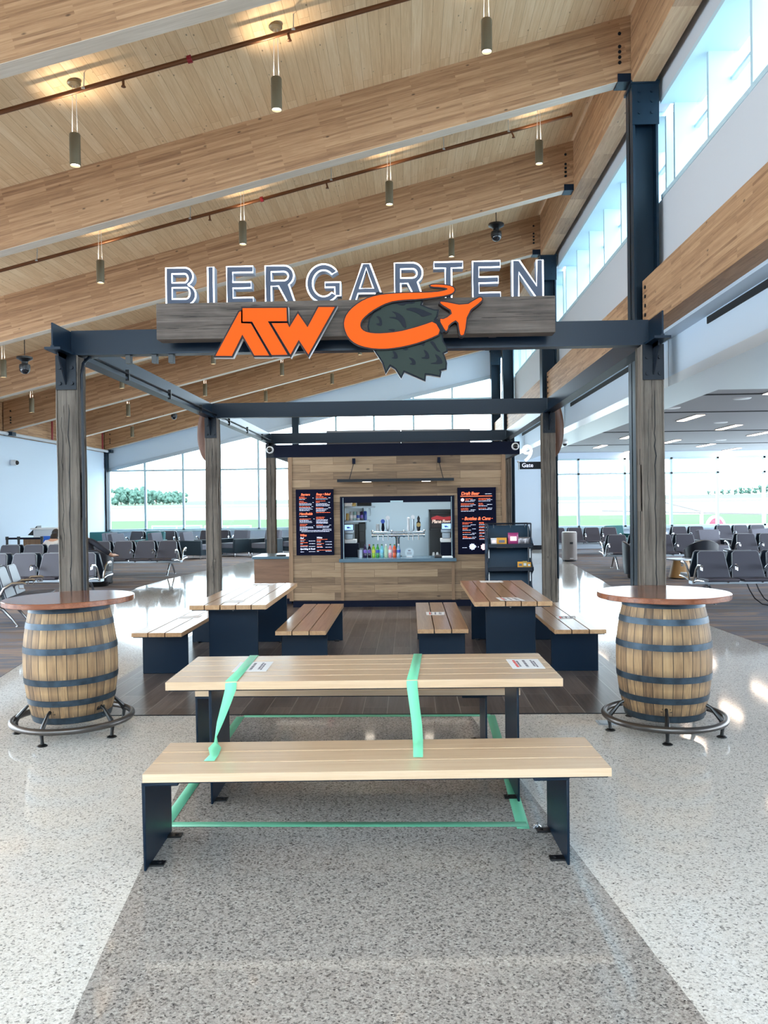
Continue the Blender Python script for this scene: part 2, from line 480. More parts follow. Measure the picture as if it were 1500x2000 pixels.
# ------------------------------------------------------------------ mesh helpers
class MB:
    """collects shapes; build() links them as ONE mesh object"""
    def __init__(s):
        s.v, s.f = [], []

    def add(s, vs, fs):
        n = len(s.v)
        s.v += [tuple(p) for p in vs]
        s.f += [tuple(i + n for i in q) for q in fs]
        return s

    def box(s, x0, x1, y0, y1, z0, z1):
        return s.add([(x0, y0, z0), (x1, y0, z0), (x1, y1, z0), (x0, y1, z0), (x0, y0, z1), (x1, y0, z1), (x1, y1, z1), (x0, y1, z1)],
                     [(0, 3, 2, 1), (4, 5, 6, 7), (0, 1, 5, 4), (1, 2, 6, 5), (2, 3, 7, 6), (3, 0, 4, 7)])

    def obox(s, c, size, rot=(0, 0, 0)):
        m = Euler(rot).to_matrix()
        hx, hy, hz = [k / 2 for k in size]
        vs = [Vector(c) + m @ Vector(p) for p in ((-hx, -hy, -hz), (hx, -hy, -hz), (hx, hy, -hz), (-hx, hy, -hz), (-hx, -hy, hz), (hx, -hy, hz), (hx, hy, hz), (-hx, hy, hz))]
        return s.add(vs, [(0, 3, 2, 1), (4, 5, 6, 7), (0, 1, 5, 4), (1, 2, 6, 5), (2, 3, 7, 6), (3, 0, 4, 7)])

    def prism(s, pts, fn, d0, d1):
        """extrude the 2-D outline pts; fn(u, v, d) -> xyz"""
        from mathutils.geometry import tessellate_polygon
        n = len(pts)
        a = [fn(p[0], p[1], d0) for p in pts]
        b = [fn(p[0], p[1], d1) for p in pts]
        tris = tessellate_polygon([[Vector((p[0], p[1], 0)) for p in pts]])
        fs = [tuple(t) for t in tris] + [tuple(i + n for i in reversed(t)) for t in tris]
        fs += [(i, (i + 1) % n, (i + 1) % n + n, i + n) for i in range(n)]
        return s.add(a + b, fs)

    def tube(s, path, r, n=8, closed=False, caps=True):
        P = [Vector(p) for p in path]
        k = len(P)
        rad = r if isinstance(r, (list, tuple)) else [r] * k
        vs, up = [], None
        for i in range(k):
            if closed:
                t = P[(i + 1) % k] - P[i - 1]
            else:
                t = P[min(i + 1, k - 1)] - P[max(i - 1, 0)]
            t.normalize()
            if up is None:
                up = Vector((0, 0, 1)) if abs(t.z) < 0.9 else Vector((1, 0, 0))
            side = t.cross(up)
            if side.length < 1e-5:
                side = t.orthogonal()
            side.normalize()
            up = side.cross(t).normalized()
            for j in range(n):
                a = 2 * PI * j / n
                vs.append(P[i] + (side * math.cos(a) + up * math.sin(a)) * rad[i])
        fs = []
        for i in range(k if closed else k - 1):
            i2 = (i + 1) % k
            for j in range(n):
                j2 = (j + 1) % n
                fs.append((i * n + j, i2 * n + j, i2 * n + j2, i * n + j2))
        if not closed and caps:
            fs.append(tuple(range(n)))
            fs.append(tuple((k - 1) * n + j for j in reversed(range(n))))
        return s.add(vs, fs)

    def cyl(s, p0, p1, r, n=16, r1=None):
        return s.tube([p0, p1], [r, r if r1 is None else r1], n)

    def lathe(s, prof, c=(0, 0, 0), n=32, a0=0.0, a1=2 * PI, sx=1.0, sy=1.0):
        full = abs(a1 - a0 - 2 * PI) < 1e-6
        m = n if full else n + 1
        vs = []
        for r, z in prof:
            for j in range(m):
                a = a0 + (a1 - a0) * j / n
                vs.append((c[0] + r * math.cos(a) * sx, c[1] + r * math.sin(a) * sy, c[2] + z))
        fs = []
        for i in range(len(prof) - 1):
            for j in range(n):
                j2 = (j + 1) % m
                fs.append((i * m + j, i * m + j2, (i + 1) * m + j2, (i + 1) * m + j))
        if full:
            if prof[0][0] > 1e-5:
                fs.append(tuple(reversed(range(m))))
            if prof[-1][0] > 1e-5:
                fs.append(tuple((len(prof) - 1) * m + j for j in range(m)))
        return s.add(vs, fs)

    def ball(s, c, r, n=12, sc=(1, 1, 1)):
        prof = []
        h = max(4, n // 2)
        for i in range(h + 1):
            a = -PI / 2 + PI * i / h
            prof.append((max(1e-6, r * math.cos(a)), r * math.sin(a) * sc[2]))
        return s.lathe(prof, c, n, sx=sc[0], sy=sc[1])

    def build(s, name, mat, parent=None, loc=(0, 0, 0), rot=(0, 0, 0), bevel=0.0, smooth=True, seg=2):
        me = bpy.data.meshes.new(name)
        me.from_pydata(s.v, [], s.f)
        bm = bmesh.new()
        bm.from_mesh(me)
        bmesh.ops.remove_doubles(bm, verts=bm.verts, dist=1e-6)
        bmesh.ops.recalc_face_normals(bm, faces=bm.faces)
        bm.to_mesh(me)
        bm.free()
        me.materials.append(MT[mat] if isinstance(mat, str) else mat)
        if smooth:
            for p in me.polygons:
                p.use_smooth = True
            me.set_sharp_from_angle(angle=math.radians(38))
        o = bpy.data.objects.new(name, me)
        COL.objects.link(o)
        o.location = loc
        o.rotation_euler = rot
        if parent is not None:
            o.parent = parent
        if bevel:
            md = o.modifiers.new('bevel', 'BEVEL')
            md.width = bevel
            md.segments = seg
            md.limit_method = 'ANGLE'
            md.angle_limit = math.radians(40)
            md.harden_normals = False
        return o


def thing(name, label, cat, loc=(0, 0, 0), rz=0.0, group=None):
    o = bpy.data.objects.new(name, None)
    COL.objects.link(o)
    o.location = loc
    o.rotation_euler = (0, 0, rz)
    o.empty_display_size = 0.1
    o['label'] = label
    o['category'] = cat
    if group:
        o['group'] = group
    return o


def tag(o, label, cat, group=None):
    o['label'] = label
    o['category'] = cat
    if group:
        o['group'] = group
    return o


def struct(o):
    o['kind'] = 'structure'
    return o


def sempty(name, loc=(0, 0, 0)):
    o = bpy.data.objects.new(name, None)
    COL.objects.link(o)
    o.location = loc
    o['kind'] = 'structure'
    return o


KIDS = {}


def dup(root, loc=None, rz=None, label=None, group=None, recolor=None):
    """a copy of a thing with copies of its parts and sub-parts"""
    def cp(o, par):
        c = o.copy()
        COL.objects.link(c)
        if par is not None:
            c.parent = par
        for ch in list(o.children):
            cp(ch, c)
        return c
    r = cp(root, None)
    if loc is not None:
        r.location = loc
    if rz is not None:
        r.rotation_euler = (0, 0, rz)
    if label:
        r['label'] = label
    if group:
        r['group'] = group
    if recolor:
        for ch in r.children_recursive:
            if ch.type == 'MESH' and ch.material_slots:
                key = ch.material_slots[0].material.name
                if key in recolor:
                    ch.data = ch.data.copy()
                    ch.data.materials[0] = MT[recolor[key]]
    return r


def text_mesh(s, size, extrude=0.0, align='LEFT', shear=0.0, offset=0.0, fill='BOTH', bevel=0.0, xscale=1.0, space=1.0, reso=4):
    cu = bpy.data.curves.new('lettering', 'FONT')
    cu.body = s
    cu.size = size
    cu.extrude = extrude
    cu.align_x = align
    cu.shear = shear
    cu.offset = offset
    cu.fill_mode = fill
    cu.bevel_depth = bevel
    cu.bevel_resolution = 1
    cu.resolution_u = reso
    cu.space_character = space
    o = bpy.data.objects.new('lettering', cu)
    COL.objects.link(o)
    dg = bpy.context.evaluated_depsgraph_get()
    dg.update()
    me = bpy.data.meshes.new_from_object(o.evaluated_get(dg))
    vs = [(v.co.x * xscale, v.co.y, v.co.z) for v in me.vertices]
    fs = [tuple(p.vertices) for p in me.polygons]
    bpy.data.objects.remove(o)
    bpy.data.curves.remove(cu)
    bpy.data.meshes.remove(me)
    return vs, fs


def wall_text(mb, s, size, x, z, y, **kw):
    """text standing in the XZ plane, read from -Y"""
    vs, fs = text_mesh(s, size, **kw)
    mb.add([(x + p[0], y - p[2], z + p[1]) for p in vs], fs)


def offset_poly(pts, d):
    n = len(pts)
    area = sum(pts[i][0] * pts[(i + 1) % n][1] - pts[(i + 1) % n][0] * pts[i][1] for i in range(n))
    sg = 1 if area > 0 else -1
    out = []
    for i in range(n):
        p0, p1, p2 = Vector(pts[i - 1][:2]), Vector(pts[i][:2]), Vector(pts[(i + 1) % n][:2])
        a, b = (p1 - p0).normalized(), (p2 - p1).normalized()
        na, nb = Vector((a.y, -a.x)) * sg, Vector((b.y, -b.x)) * sg
        m = (na + nb)
        m = m.normalized() if m.length > 1e-6 else na
        k = d / max(0.45, m.dot(na))
        out.append((p1.x + m.x * k, p1.y + m.y * k))
    return out


def smooth_poly(pts, it=1):
    for _ in range(it):
        n = len(pts)
        q = []
        for i in range(n):
            a, b = pts[i], pts[(i + 1) % n]
            q.append((a[0] * .75 + b[0] * .25, a[1] * .75 + b[1] * .25))
            q.append((a[0] * .25 + b[0] * .75, a[1] * .25 + b[1] * .75))
        pts = q
    return pts


XZ = lambda u, v, d: (u, d, v)
XY = lambda u, v, d: (u, v, d)
YZ = lambda u, v, d: (d, u, v)

# ------------------------------------------------------------------ the hall
SL = 0.2457                       # roof pitch
ZT = lambda x: 7.384 + SL * x     # underside of the timber deck
ZB = lambda x: 6.555 + SL * x     # underside of the beams
BY = lambda n: 7.14 + 3.689 * n   # front face of beam n
XR, XL = 3.02, -11.1
GAB = 29.6
BW = 0.2


def flat(name, pts, z, mat):
    mb = MB()
    mb.prism(pts, XY, z, z - 0.05)
    return struct(mb.build(name, mat, smooth=False))


flat('floor', [(-14, -5), (15, -5), (15, 31), (-14, 31)], 0.0, 'floor_light')
ws = lambda y: -1.142 - 0.1236 * (y - 2.62)
we = lambda y: 0.953 - 0.1236 * (y - 2.62)
flat('floor_band', [(ws(-5), -5), (we(-5), -5), (we(6.54), 6.54), (ws(6.54), 6.54)], 0.0012, 'floor_grey')
flat('floor_tile', [(-2.9, 6.54), (2.105, 6.54), (2.105, 18.6), (-2.9, 18.6)], 0.004, 'tile')
flat('trim_1', [(-2.9, 6.525), (2.105, 6.525), (2.105, 6.54), (-2.9, 6.54)], 0.005, 'steel_dk')
flat('carpet_left', [(-14, -5), (-4.1, -5), (-4.1, 7.6), (-4.16, 8.05), (-4.33, 9), (-4.85, 11.5), (-5.55, 15.2), (-5.8, 17.0), (-5.75, 19), (-5.4, 21.7), (-4.9, 25), (-4.6, 29.6), (-14, 29.6)], 0.003, 'carpet')
flat('carpet_right', [(15, -5), (15, 29.6), (5.2, 29.6), (4.7, 25.8), (4.4, 21.1), (4.06, 16.4), (4.06, 11.3), (4.13, 9.5), (4.15, -5)], 0.003, 'carpet')

# unseen low wall and glazed band, added behind the camera to cut frontal light
mb = MB()
mb.box(-14, 15, -5.3, -5.0, 0, 3.0)
struct(mb.build('wall_added', 'wallgrey', smooth=False))
e = sempty('window_8', (0, -5.15, 3.0))
fr = MB()
for k in range(12):
    x = -14 + 29 * k / 11
    fr.box(x - 0.05, x + 0.05, -0.06, 0.06, 0, ZT(min(x, 3.0)) - 3.05 if x > -13 else 1.0)
fr.box(-14, 15, -0.06, 0.06, 0, 0.08)
fr.build('frame', 'frame', e, smooth=False)
g = MB()
g.prism([(-11, 0), (3, 0), (3, ZT(3) - 3.1), (-11, ZT(-11) - 3.1)], XZ, 0.0, 0.006)
g.build('pane', 'glass', e, smooth=False)

# timber deck of the sloped roof (local x runs down the slope)
th = math.atan(SL)
o = MB()
o.box(-15.5, 0.75, -13.0, GAB - 9.0 + 0.35, 0.0, 0.12)
struct(o.build('ceiling', 'deck', loc=(3.0, 9.0, ZT(3.0)), rot=(0, -th, 0), smooth=False))

for n in range(-3, 7):
    y0 = BY(n)
    e = sempty('roof_beam', (XR, y0, ZB(XR)))
    mb = MB()
    # local frame: origin at the right end, u along the slope
    c, s_ = math.cos(th), math.sin(th)
    loc2 = lambda x, z: ((x - XR) * c + (z - ZB(XR)) * s_, -(x - XR) * s_ + (z - ZB(XR)) * c)
    q = [loc2(XL, ZB(XL)), loc2(XR - 0.2, ZB(XR - 0.2)), loc2(XR - 0.16, ZB(XR) + 0.05), loc2(XR, ZB(XR) + 0.05), loc2(XR, ZT(XR)), loc2(XL, ZT(XL))]
    mb.prism(q, lambda u, v, d: (u, d, v), 0.0, BW)
    mb.build('glulam', 'glulam', e, rot=(0, -th, 0), smooth=False)
    sb = MB()
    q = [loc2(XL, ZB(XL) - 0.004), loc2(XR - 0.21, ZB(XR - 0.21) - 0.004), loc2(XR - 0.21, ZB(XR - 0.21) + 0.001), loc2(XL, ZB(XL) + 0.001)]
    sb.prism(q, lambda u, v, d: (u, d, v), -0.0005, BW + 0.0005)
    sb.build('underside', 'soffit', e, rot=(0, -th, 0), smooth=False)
    if n >= -1:
        b1, b2 = MB(), MB()
        for (bx, hs) in ((XR - 0.17, (0.2, 0.31, 0.38, 0.45, 0.62)), (XL + 0.2, (0.2, 0.27, 0.34, 0.52))):
            for hh in hs:
                if bx > 0 and hh == 0.2:
                    hh = 0.24
                z = ZB(bx) + hh
                b1.cyl((bx - XR, -0.012, z - ZB(XR)), (bx - XR, 0.01, z - ZB(XR)), 0.022, 10)
        b1.build('bolts', 'steel_dk', e)
        b2.box(-0.2, 0.0, -0.015, BW + 0.015, -0.06, 0.05)
        b2.box(-0.012, 0.004, -0.02, BW + 0.02, -0.06, 0.86)
        b2.box(XL - XR, XL - XR + 0.24, -0.015, BW + 0.015, ZB(XL) - ZB(XR) - 0.1, ZB(XL) - ZB(XR) + 0.0)
        b2.build('beam_bracket', 'steel', e)

# columns along the clerestory wall
def column(x0, x1, y0, y1, z1, name='column'):
    e = sempty(name, ((x0 + x1) / 2, (y0 + y1) / 2, 0))
    w, d = (x1 - x0) / 2, (y1 - y0) / 2
    mb = MB()
    mb.box(-w, -w + 0.03, -d, d, 0, z1)
    mb.box(w - 0.03, w, -d, d, 0, z1)
    mb.box(-w, w, -0.02, 0.02, 0, z1)
    mb.build('shaft', 'column', e, smooth=False)
    hd = MB()
    hd.box(-w - 0.01, w + 0.01, -d - 0.015, -d, z1 - 0.55, z1)
    hd.box(-w - 0.02, w + 0.02, -d - 0.03, d + 0.03, z1 - 0.02, z1 + 0.02)
    for i in (-1, 1):
        for zz in (0.12, 0.25, 0.4):
            hd.cyl((i * w * 0.5, -d - 0.03, z1 - zz), (i * w * 0.5, -d - 0.01, z1 - zz), 0.02, 8)
    hd.build('head_plate', 'column', e)
    return e


for n in (-1, 1, 3, 5):
    column(3.0, 3.33, BY(n) - 0.05, BY(n) + 0.28, 7.2)
column(3.0, 3.33, 29.15, 29.5, 7.2)
for n in (5, 6):
    column(XL - 0.28, XL + 0.05, BY(n) - 0.02, BY(n) + 0.25, ZB(XL) - 0.1)

# glulam girders on the clerestory line: upper one carries the roof, lower one the side hall
for a, b in ((-3.7, 10.8), (10.85, 18.15), (18.25, 25.5), (25.65, 29.5)):
    mb = MB()
    mb.box(2.99, 3.29, a, b, 7.2, ZT(3.0) - 0.01)
    struct(mb.build('roof_girder', 'glulam_y', smooth=False))
for a, b in ((-3.7, 10.76), (11.13, 18.14), (18.51, 25.52), (25.9, 29.4)):
    e = sempty('lower_girder', (3.1, a, 3.94))
    mb = MB()
    mb.box(0, 0.26, 0, b - a, 0, 0.65)
    mb.build('glulam', 'glulam_y', e, smooth=False)
    bb = MB()
    for yy in (0.13, b - a - 0.13):
        for zz in (0.18, 0.3, 0.42, 0.54):
            bb.cyl((-0.012, yy, zz), (0.01, yy, zz), 0.024, 10)
    bb.build('bolts', 'steel_dk', e)

# wall on the clerestory line and the windows in it
SILL, HEAD = 5.75, 6.95
mb = MB()
mb.box(3.39, 3.56, -3.7, 29.6, 3.96, SILL - 0.06)
struct(mb.build('wall_right', 'wallgrey', smooth=False))
mb = MB()
mb.box(3.39, 3.56, -3.7, 29.6, HEAD + 0.06, 8.12)
struct(mb.build('wall_right_head', 'wallgrey', smooth=False))
wi = 3
for a, b in ((-3.6, 10.85), (11.2, 18.2), (18.55, 25.6), (25.95, 29.5)):
    e = sempty('window_%d' % wi, (3.56, a, SILL))
    wi += 1
    L, H = b - a, HEAD - SILL
    fr = MB()
    fr.box(-0.178, 0.36, 0, L, -0.06, 0.0)
    fr.box(-0.178, 0.36, 0, L, H, H + 0.06)
    nb = max(2, round(L / 1.22))
    for i in range(nb + 1):
        y = L * i / nb
        fr.box(0.0, 0.36, y - 0.03, y + 0.03, 0, H)
        if i < nb:
            y2 = y + L / nb
            fr.box(0.26, 0.32, y, y2, H - 0.34, H - 0.30)
            fr.box(0.26, 0.32, y + 0.03, y + 0.065, 0, H)
            fr.box(0.26, 0.32, y, y2, 0, 0.035)
    fr.build('frame', 'frame', e, smooth=False)
    g = MB()
    g.box(0.285, 0.291, 0, L, 0, H)
    g.build('pane', 'glass', e, smooth=False)

# bulkhead, soffit and flat ceiling of the side hall
mb = MB()
mb.box(3.36, 3.58, -3.7, 29.6, 3.9, 3.955)
mb.box(3.576, 3.70, -3.7, 29.6, 3.30, 3.96)
struct(mb.build('bulkhead', 'wallwhite', smooth=False))
for a, b in ((2.2, 9.75), (12.9, 17.9), (19.5, 25.5)):
    mb = MB()
    mb.box(3.562, 3.575, a, b, 3.80, 3.88)
    struct(mb.build('air_slot', 'gapline', smooth=False))
for y in (3.9, 11.2, 12.4, 18.6, 25.0):
    mb = MB()
    mb.box(3.566, 3.5705, y - 0.006, y + 0.006, 3.27, 3.9)
    struct(mb.build('panel_joint', 'ceilgrey', smooth=False))
mb = MB()
mb.prism([(3.575, -3.7), (15, -3.7), (15, 11.62), (4.4, 11.62), (4.4, 29.6), (3.575, 29.6)], XY, 3.27, 3.40)
struct(mb.build('soffit', 'soff', smooth=False))
mb = MB()
mb.box(4.3, 15, 11.5, 29.6, 3.5, 3.56)
struct(mb.build('ceiling_side_hall', 'ceilgrey', smooth=False))
for y in (13.9, 16.6, 21.1, 25.8):
    mb = MB()
    mb.box(4.4, 15, y - 0.05, y + 0.05, 3.488, 3.505)
    struct(mb.build('ceiling_gap', 'gapline', smooth=False))

# gable end: white band under the roof, glass below it
hd = lambda x: 3.13 + 0.2269 * (x + 11.1)
mb = MB()
mb.prism([(XL - 0.2, hd(XL - 0.2)), (3.4, hd(3.4)), (3.4, ZT(3.4)), (XL - 0.2, ZT(XL - 0.2))], XZ, GAB, GAB + 0.2)
struct(mb.build('wall_back', 'wallwhite', smooth=False))
mb = MB()
mb.prism([(XL, hd(XL) - 0.10), (3.05, hd(3.05) - 0.10), (3.05, hd(3.05) + 0.03), (XL, hd(XL) + 0.03)], XZ, GAB - 0.06, GAB + 0.02)
struct(mb.build('trim_2', 'alu', smooth=False))
mb = MB()
mb.box(XL - 0.2, 3.4, GAB, GAB + 0.2, 0, 0.85)
struct(mb.build('wall_back_low', 'wallwhite', smooth=False))
e = sempty('window_1', (0, GAB, 0.85))
fr = MB()
mull = [-11.1, -9.75, -8.33, -6.95, -5.53, -4.1, -2.65, -1.25, 0.2, 1.62, 3.05]
for x in mull:
    fr.box(x - 0.035, x + 0.035, 0.02, 0.14, 0, hd(x) - 0.85)
fr.box(-11.1, 3.05, 0.02, 0.14, 0, 0.06)
fr.box(-11.1, 3.05, 0.03, 0.13, 2.19, 2.25)
fr.box(-1.5, 3.05, 0.03, 0.13, 4.66, 4.72)
fr.box(-11.3, 3.2, -0.12, 0.1, -0.05, 0.0)
fr.build('frame', 'frame', e, smooth=False)
g = MB()
g.prism([(-11.1, 0), (3.05, 0), (3.05, hd(3.05) - 0.85), (-11.1, hd(-11.1) - 0.85)], XZ, 0.07, 0.076)
g.build('pane', 'glass', e, smooth=False)
mb = MB()
mb.box(-4.22, -3.98, GAB - 0.3, GAB - 0.06, 0, 5.4)
struct(mb.build('wind_post', 'column', smooth=False))

# end wall of the side hall
mb = MB()
mb.box(3.33, 4.86, GAB, GAB + 0.2, 0, 3.5)
mb.box(4.86, 15, GAB, GAB + 0.2, 0, 0.78)
mb.box(4.86, 15, GAB, GAB + 0.2, 3.28, 3.6)
struct(mb.build('wall_side_hall', 'wallwhite', smooth=False))
mb = MB()
mb.box(3.33, 4.86, GAB - 0.015, GAB, 0.0, 0.15)
struct(mb.build('baseboard_back', 'steel_dk', smooth=False))
e = sempty('window_2', (0, GAB, 0.78))
fr = MB()
for x in (4.86, 6.16, 7.83, 8.15, 9.5, 11.16, 12.82, 14.5):
    fr.box(x - 0.04, x + 0.04, -0.02, 0.14, 0, 2.5)
fr.box(4.86, 15, -0.02, 0.14, 1.91, 1.97)
fr.box(4.86, 15, -0.02, 0.14, 0, 0.06)
fr.box(4.86, 15, -0.02, 0.14, 2.44, 2.5)
fr.box(4.86, 15, -0.16, 0.14, -0.07, 0.0)
fr.build('frame', 'frame', e, smooth=False)
g = MB()
g.box(4.86, 15, 0.07, 0.076, 0, 2.5)
g.build('pane', 'glass', e, smooth=False)

# left side wall, its timber edge girder, pipe and narrow window
mb = MB()
mb.box(XL - 0.3, XL - 0.02, 15.0, 25.5, 0, ZB(XL) - 0.1)
struct(mb.build('wall_left', 'wallwhite', smooth=False))
mb = MB()
mb.box(XL - 0.3, XL - 0.02, 26.7, GAB, 0, ZB(XL) - 0.1)
struct(mb.build('wall_left_end', 'wallwhite', smooth=False))
mb = MB()
mb.box(XL - 0.3, XL - 0.04, 15.0, GAB, ZB(XL) - 0.1, ZT(XL))
struct(mb.build('edge_girder', 'glulam_y', smooth=False))
e = sempty('window_7', (XL - 0.15, 25.8, 0.3))
fr = MB()
for y in (0.0, 0.45, 0.9):
    fr.box(-0.06, 0.06, y - 0.03, y + 0.03, 0, 3.3)
fr.box(-0.06, 0.06, 0, 0.9, 0, 0.06)
fr.box(-0.06, 0.06, 0, 0.9, 2.2, 2.25)
fr.build('frame', 'frame', e, smooth=False)
g = MB()
g.box(-0.003, 0.003, 0, 0.9, 0, 3.3)
g.build('pane', 'glass', e, smooth=False)

# ------------------------------------------------------------------ outside
mb = MB()
prof = [(GAB + 0.25, -0.8), (160, -0.8), (300, 1.2), (500, 3.6), (700, 6.4), (900, 8.4)]
for i in range(len(prof) - 1):
    (ya, za), (yb, zb) = prof[i], prof[i + 1]
    mb.add([(-700, ya, za), (700, ya, za), (700, yb, zb), (-700, yb, zb)], [(0, 1, 2, 3)])
struct(mb.build('ground_outside', 'ground', smooth=False))

# ------------------------------------------------------------------ pergola
PX = (-2.813, 1.98)                # post centre lines
PY = (6.6925, 11.5525, 16.4625)    # post centres in depth
PW = 0.0925
FZ0, FZ1, WT = 2.965, 2.985, 3.176  # side beam flange and web top
perg = thing('pergola', 'dark steel and reclaimed timber pergola frame standing over the wood-look floor and picnic tables', 'pergola', (-0.4165, PY[0], 0))
ox, oy = -0.4165, PY[0]
for xi, x in enumerate(PX):
    for yi, y in enumerate(PY):
        mb = MB()
        # slightly waney timber: a few cross sections with small jitter
        secs = []
        rnd = random.Random(10 * xi + yi)
        for k in range(7):
            z = 0.0 + (FZ0 - 0.0) * k / 6
            j = [rnd.uniform(-0.006, 0.006) for _ in range(8)]
            ch = 0.012
            pts = []
            for (sx, sy) in ((-1, -1), (1, -1), (1, 1), (-1, 1)):
                for t in (0, 1):
                    dx = ch if (t == (0 if sx * sy > 0 else 1)) else 0.0
                    dy = 0.0 if dx else ch
                    pts.append((sx * (PW - dx) + j[0] * (k % 2), sy * (PW - dy) + j[1] * (k % 2), z))
            secs.append(pts)
        n = 8
        vs = [p for s in secs for p in s]
        fs = [(i * n + a, i * n + (a + 1) % n, (i + 1) * n + (a + 1) % n, (i + 1) * n + a) for i in range(6) for a in range(n)]
        fs += [tuple(range(n)), tuple(6 * n + a for a in range(n))]
        mb.add(vs, fs)
        p = mb.build('post', 'weather', perg, loc=(x - ox, y - oy, 0), smooth=False)
        # notch and dowel hole left from the timber's first use
        nb = MB()
        sg = 1 if xi == 0 else -1
        nb.box(sg * (PW - 0.003), sg * (PW + 0.002), -0.03, 0.045, 1.62 + 0.1 * yi, 2.0 + 0.06 * yi)
        nb.cyl((0.03 * sg, -PW - 0.003, 0.93), (0.03 * sg, -PW + 0.01, 0.93), 0.016, 10)
        nb.build('mortise', 'weather', p, smooth=False)
        ck = MB()
        for (face, off, za, zb_, wd) in ((0, 0.012, 0.25, 2.6, 0.0035), (1, -0.02, 0.9, 2.2, 0.002), (0, -0.045, 1.3, 2.5, 0.0012)):
            pts = []
            zc = za
            xo = off
            while zc < zb_:
                pts.append((xo, zc))
                zc += rnd.uniform(0.05, 0.12)
                xo = off + rnd.uniform(-0.007, 0.007)
            W_ = lambda i: wd * (0.4 + rnd.random()) if 0 < i < len(pts) - 1 else 0.0004
            L1 = [(p[0] - W_(i), p[1]) for i, p in enumerate(pts)]
            L2 = [(p[0] + W_(i), p[1]) for i, p in enumerate(pts)]
            if face == 0:
                ck.prism(L1 + L2[::-1], XZ, -PW - 0.0015, -PW + 0.002)
            else:
                ck.prism(L1 + L2[::-1], YZ, sg * (PW + 0.0015), sg * (PW - 0.002))
        ck.build('crack', 'gapline', p, smooth=False)
        br = MB()
        br.box(-0.085, 0.085, -PW - 0.012, -PW, 2.68, FZ0)
        br.box(-0.006, 0.006, -PW - 0.16, -PW - 0.01, 2.93, FZ0)
        br.prism([(-PW - 0.012, 2.72), (-PW - 0.012, FZ0), (-PW - 0.17, FZ0)], YZ, -0.006, 0.006)
        for bx in (-0.05, 0.05):
            for bz in (2.73, 2.86):
                br.cyl((bx, -PW - 0.012, bz), (bx, -PW - 0.026, bz), 0.016, 6)
        br.build('bracket', 'steel_dk', perg, loc=(x - ox, y - oy, 0), smooth=False)
for x in PX:
    mb = MB()
    y0, y1 = 6.34, PY[2] + 0.32
    mb.box(x - 0.006, x + 0.006, y0, y1, FZ1, WT)
    mb.box(x - 0.064, x + 0.064, y0, y1, FZ0, FZ1)
    mb.box(x - 0.014, x + 0.014, y0 + 0.002, y1, FZ1, FZ1 + 0.012)
    mb.v = [(a - ox, b - oy, c) for a, b, c in mb.v]
    mb.build('side_beam', 'steel', perg, smooth=False)
for y in PY:
    mb = MB()
    mb.box(PX[0] + 0.007, PX[1] - 0.007, y - 0.006, y + 0.006, FZ1 + 0.002, WT + 0.008)
    mb.box(PX[0] + 0.065, PX[1] - 0.065, y - 0.055, y + 0.055, FZ0 + 0.005, FZ1 + 0.001)
    mb.v = [(a - ox, b - oy, c) for a, b, c in mb.v]
    mb.build('cross_beam', 'steel', perg, smooth=False)
# conduit up the left front post and along the side beam, with clamps
cd = MB()
xl = PX[0]
path = [(xl + 0.12, 6.62, 0.02), (xl + 0.12, 6.62, 2.80), (xl + 0.125, 6.64, 2.90), (xl + 0.15, 6.70, 2.96), (xl + 0.14, 6.9, 3.0), (xl + 0.06, 7.05, 3.02), (xl + 0.06, 7.2, 3.02), (xl + 0.06, 11.2, 3.02), (xl + 0.06, 16.2, 3.02)]
cd.tube(path, 0.013, 8)
cd.tube([(xl + 0.105, 6.66, 0.02), (xl + 0.105, 6.66, 2.85), (xl + 0.13, 6.68, 2.94), (xl + 0.16, 6.72, 2.965)], 0.011, 8)
cd.v = [(a - ox, b - oy, c) for a, b, c in cd.v]
cd.build('conduit', 'steel_dk', perg)
cl = MB()
for yy in (7.9, 9.3, 10.7, 12.4, 13.8, 15.2):
    cl.box(xl + 0.04, xl + 0.075, yy - 0.012, yy + 0.012, 2.95, 3.06)
for xx in (-2.32, -2.1, -1.96):
    cl.box(xx - 0.02, xx + 0.02, 6.66, 6.72, 2.9, 2.99)
cl.v = [(a - ox, b - oy, c) for a, b, c in cl.v]
cl.build('conduit_clamp', 'black', perg, smooth=False)

# carved wooden propeller blades on the outer faces of the middle posts
for sg, x, rz_, lab in ((-1, PX[0], 0.35, 'dark wooden propeller blade mounted on the left middle pergola post'), (1, PX[1], -0.35, 'dark wooden propeller blade mounted on the right middle pergola post')):
    mb = MB()
    N, K = 18, 14
    secs = []
    for i in range(N + 1):
        t = i / N
        w = 0.145 * max(0.02, math.sin(PI * (0.02 + 0.96 * t ** 0.85))) ** 0.62
        tw = 0.35 * (t - 0.5)
        ring = []
        for k in range(K):
            a = 2 * PI * k / K
            u, v = w * math.cos(a), 0.022 * math.sin(a)
            ring.append((u * math.cos(tw) - v * math.sin(tw), u * math.sin(tw) + v * math.cos(tw), 2.36 + 0.88 * t))
        secs.append(ring)
    vs = [p for s in secs for p in s]
    fs = [(i * K + a, i * K + (a + 1) % K, (i + 1) * K + (a + 1) % K, (i + 1) * K + a) for i in range(N) for a in range(K)] + [tuple(range(K)), tuple(N * K + a for a in range(K))]
    mb.add(vs, fs)
    mb.box(-0.03, 0.03, -0.07, 0.0, 2.55, 2.70)
    tag(mb.build('wooden_propeller', 'propeller', loc=(x + sg * 0.115, PY[1] + 0.175, 0), rot=(0, 0, rz_)), lab, 'propeller')

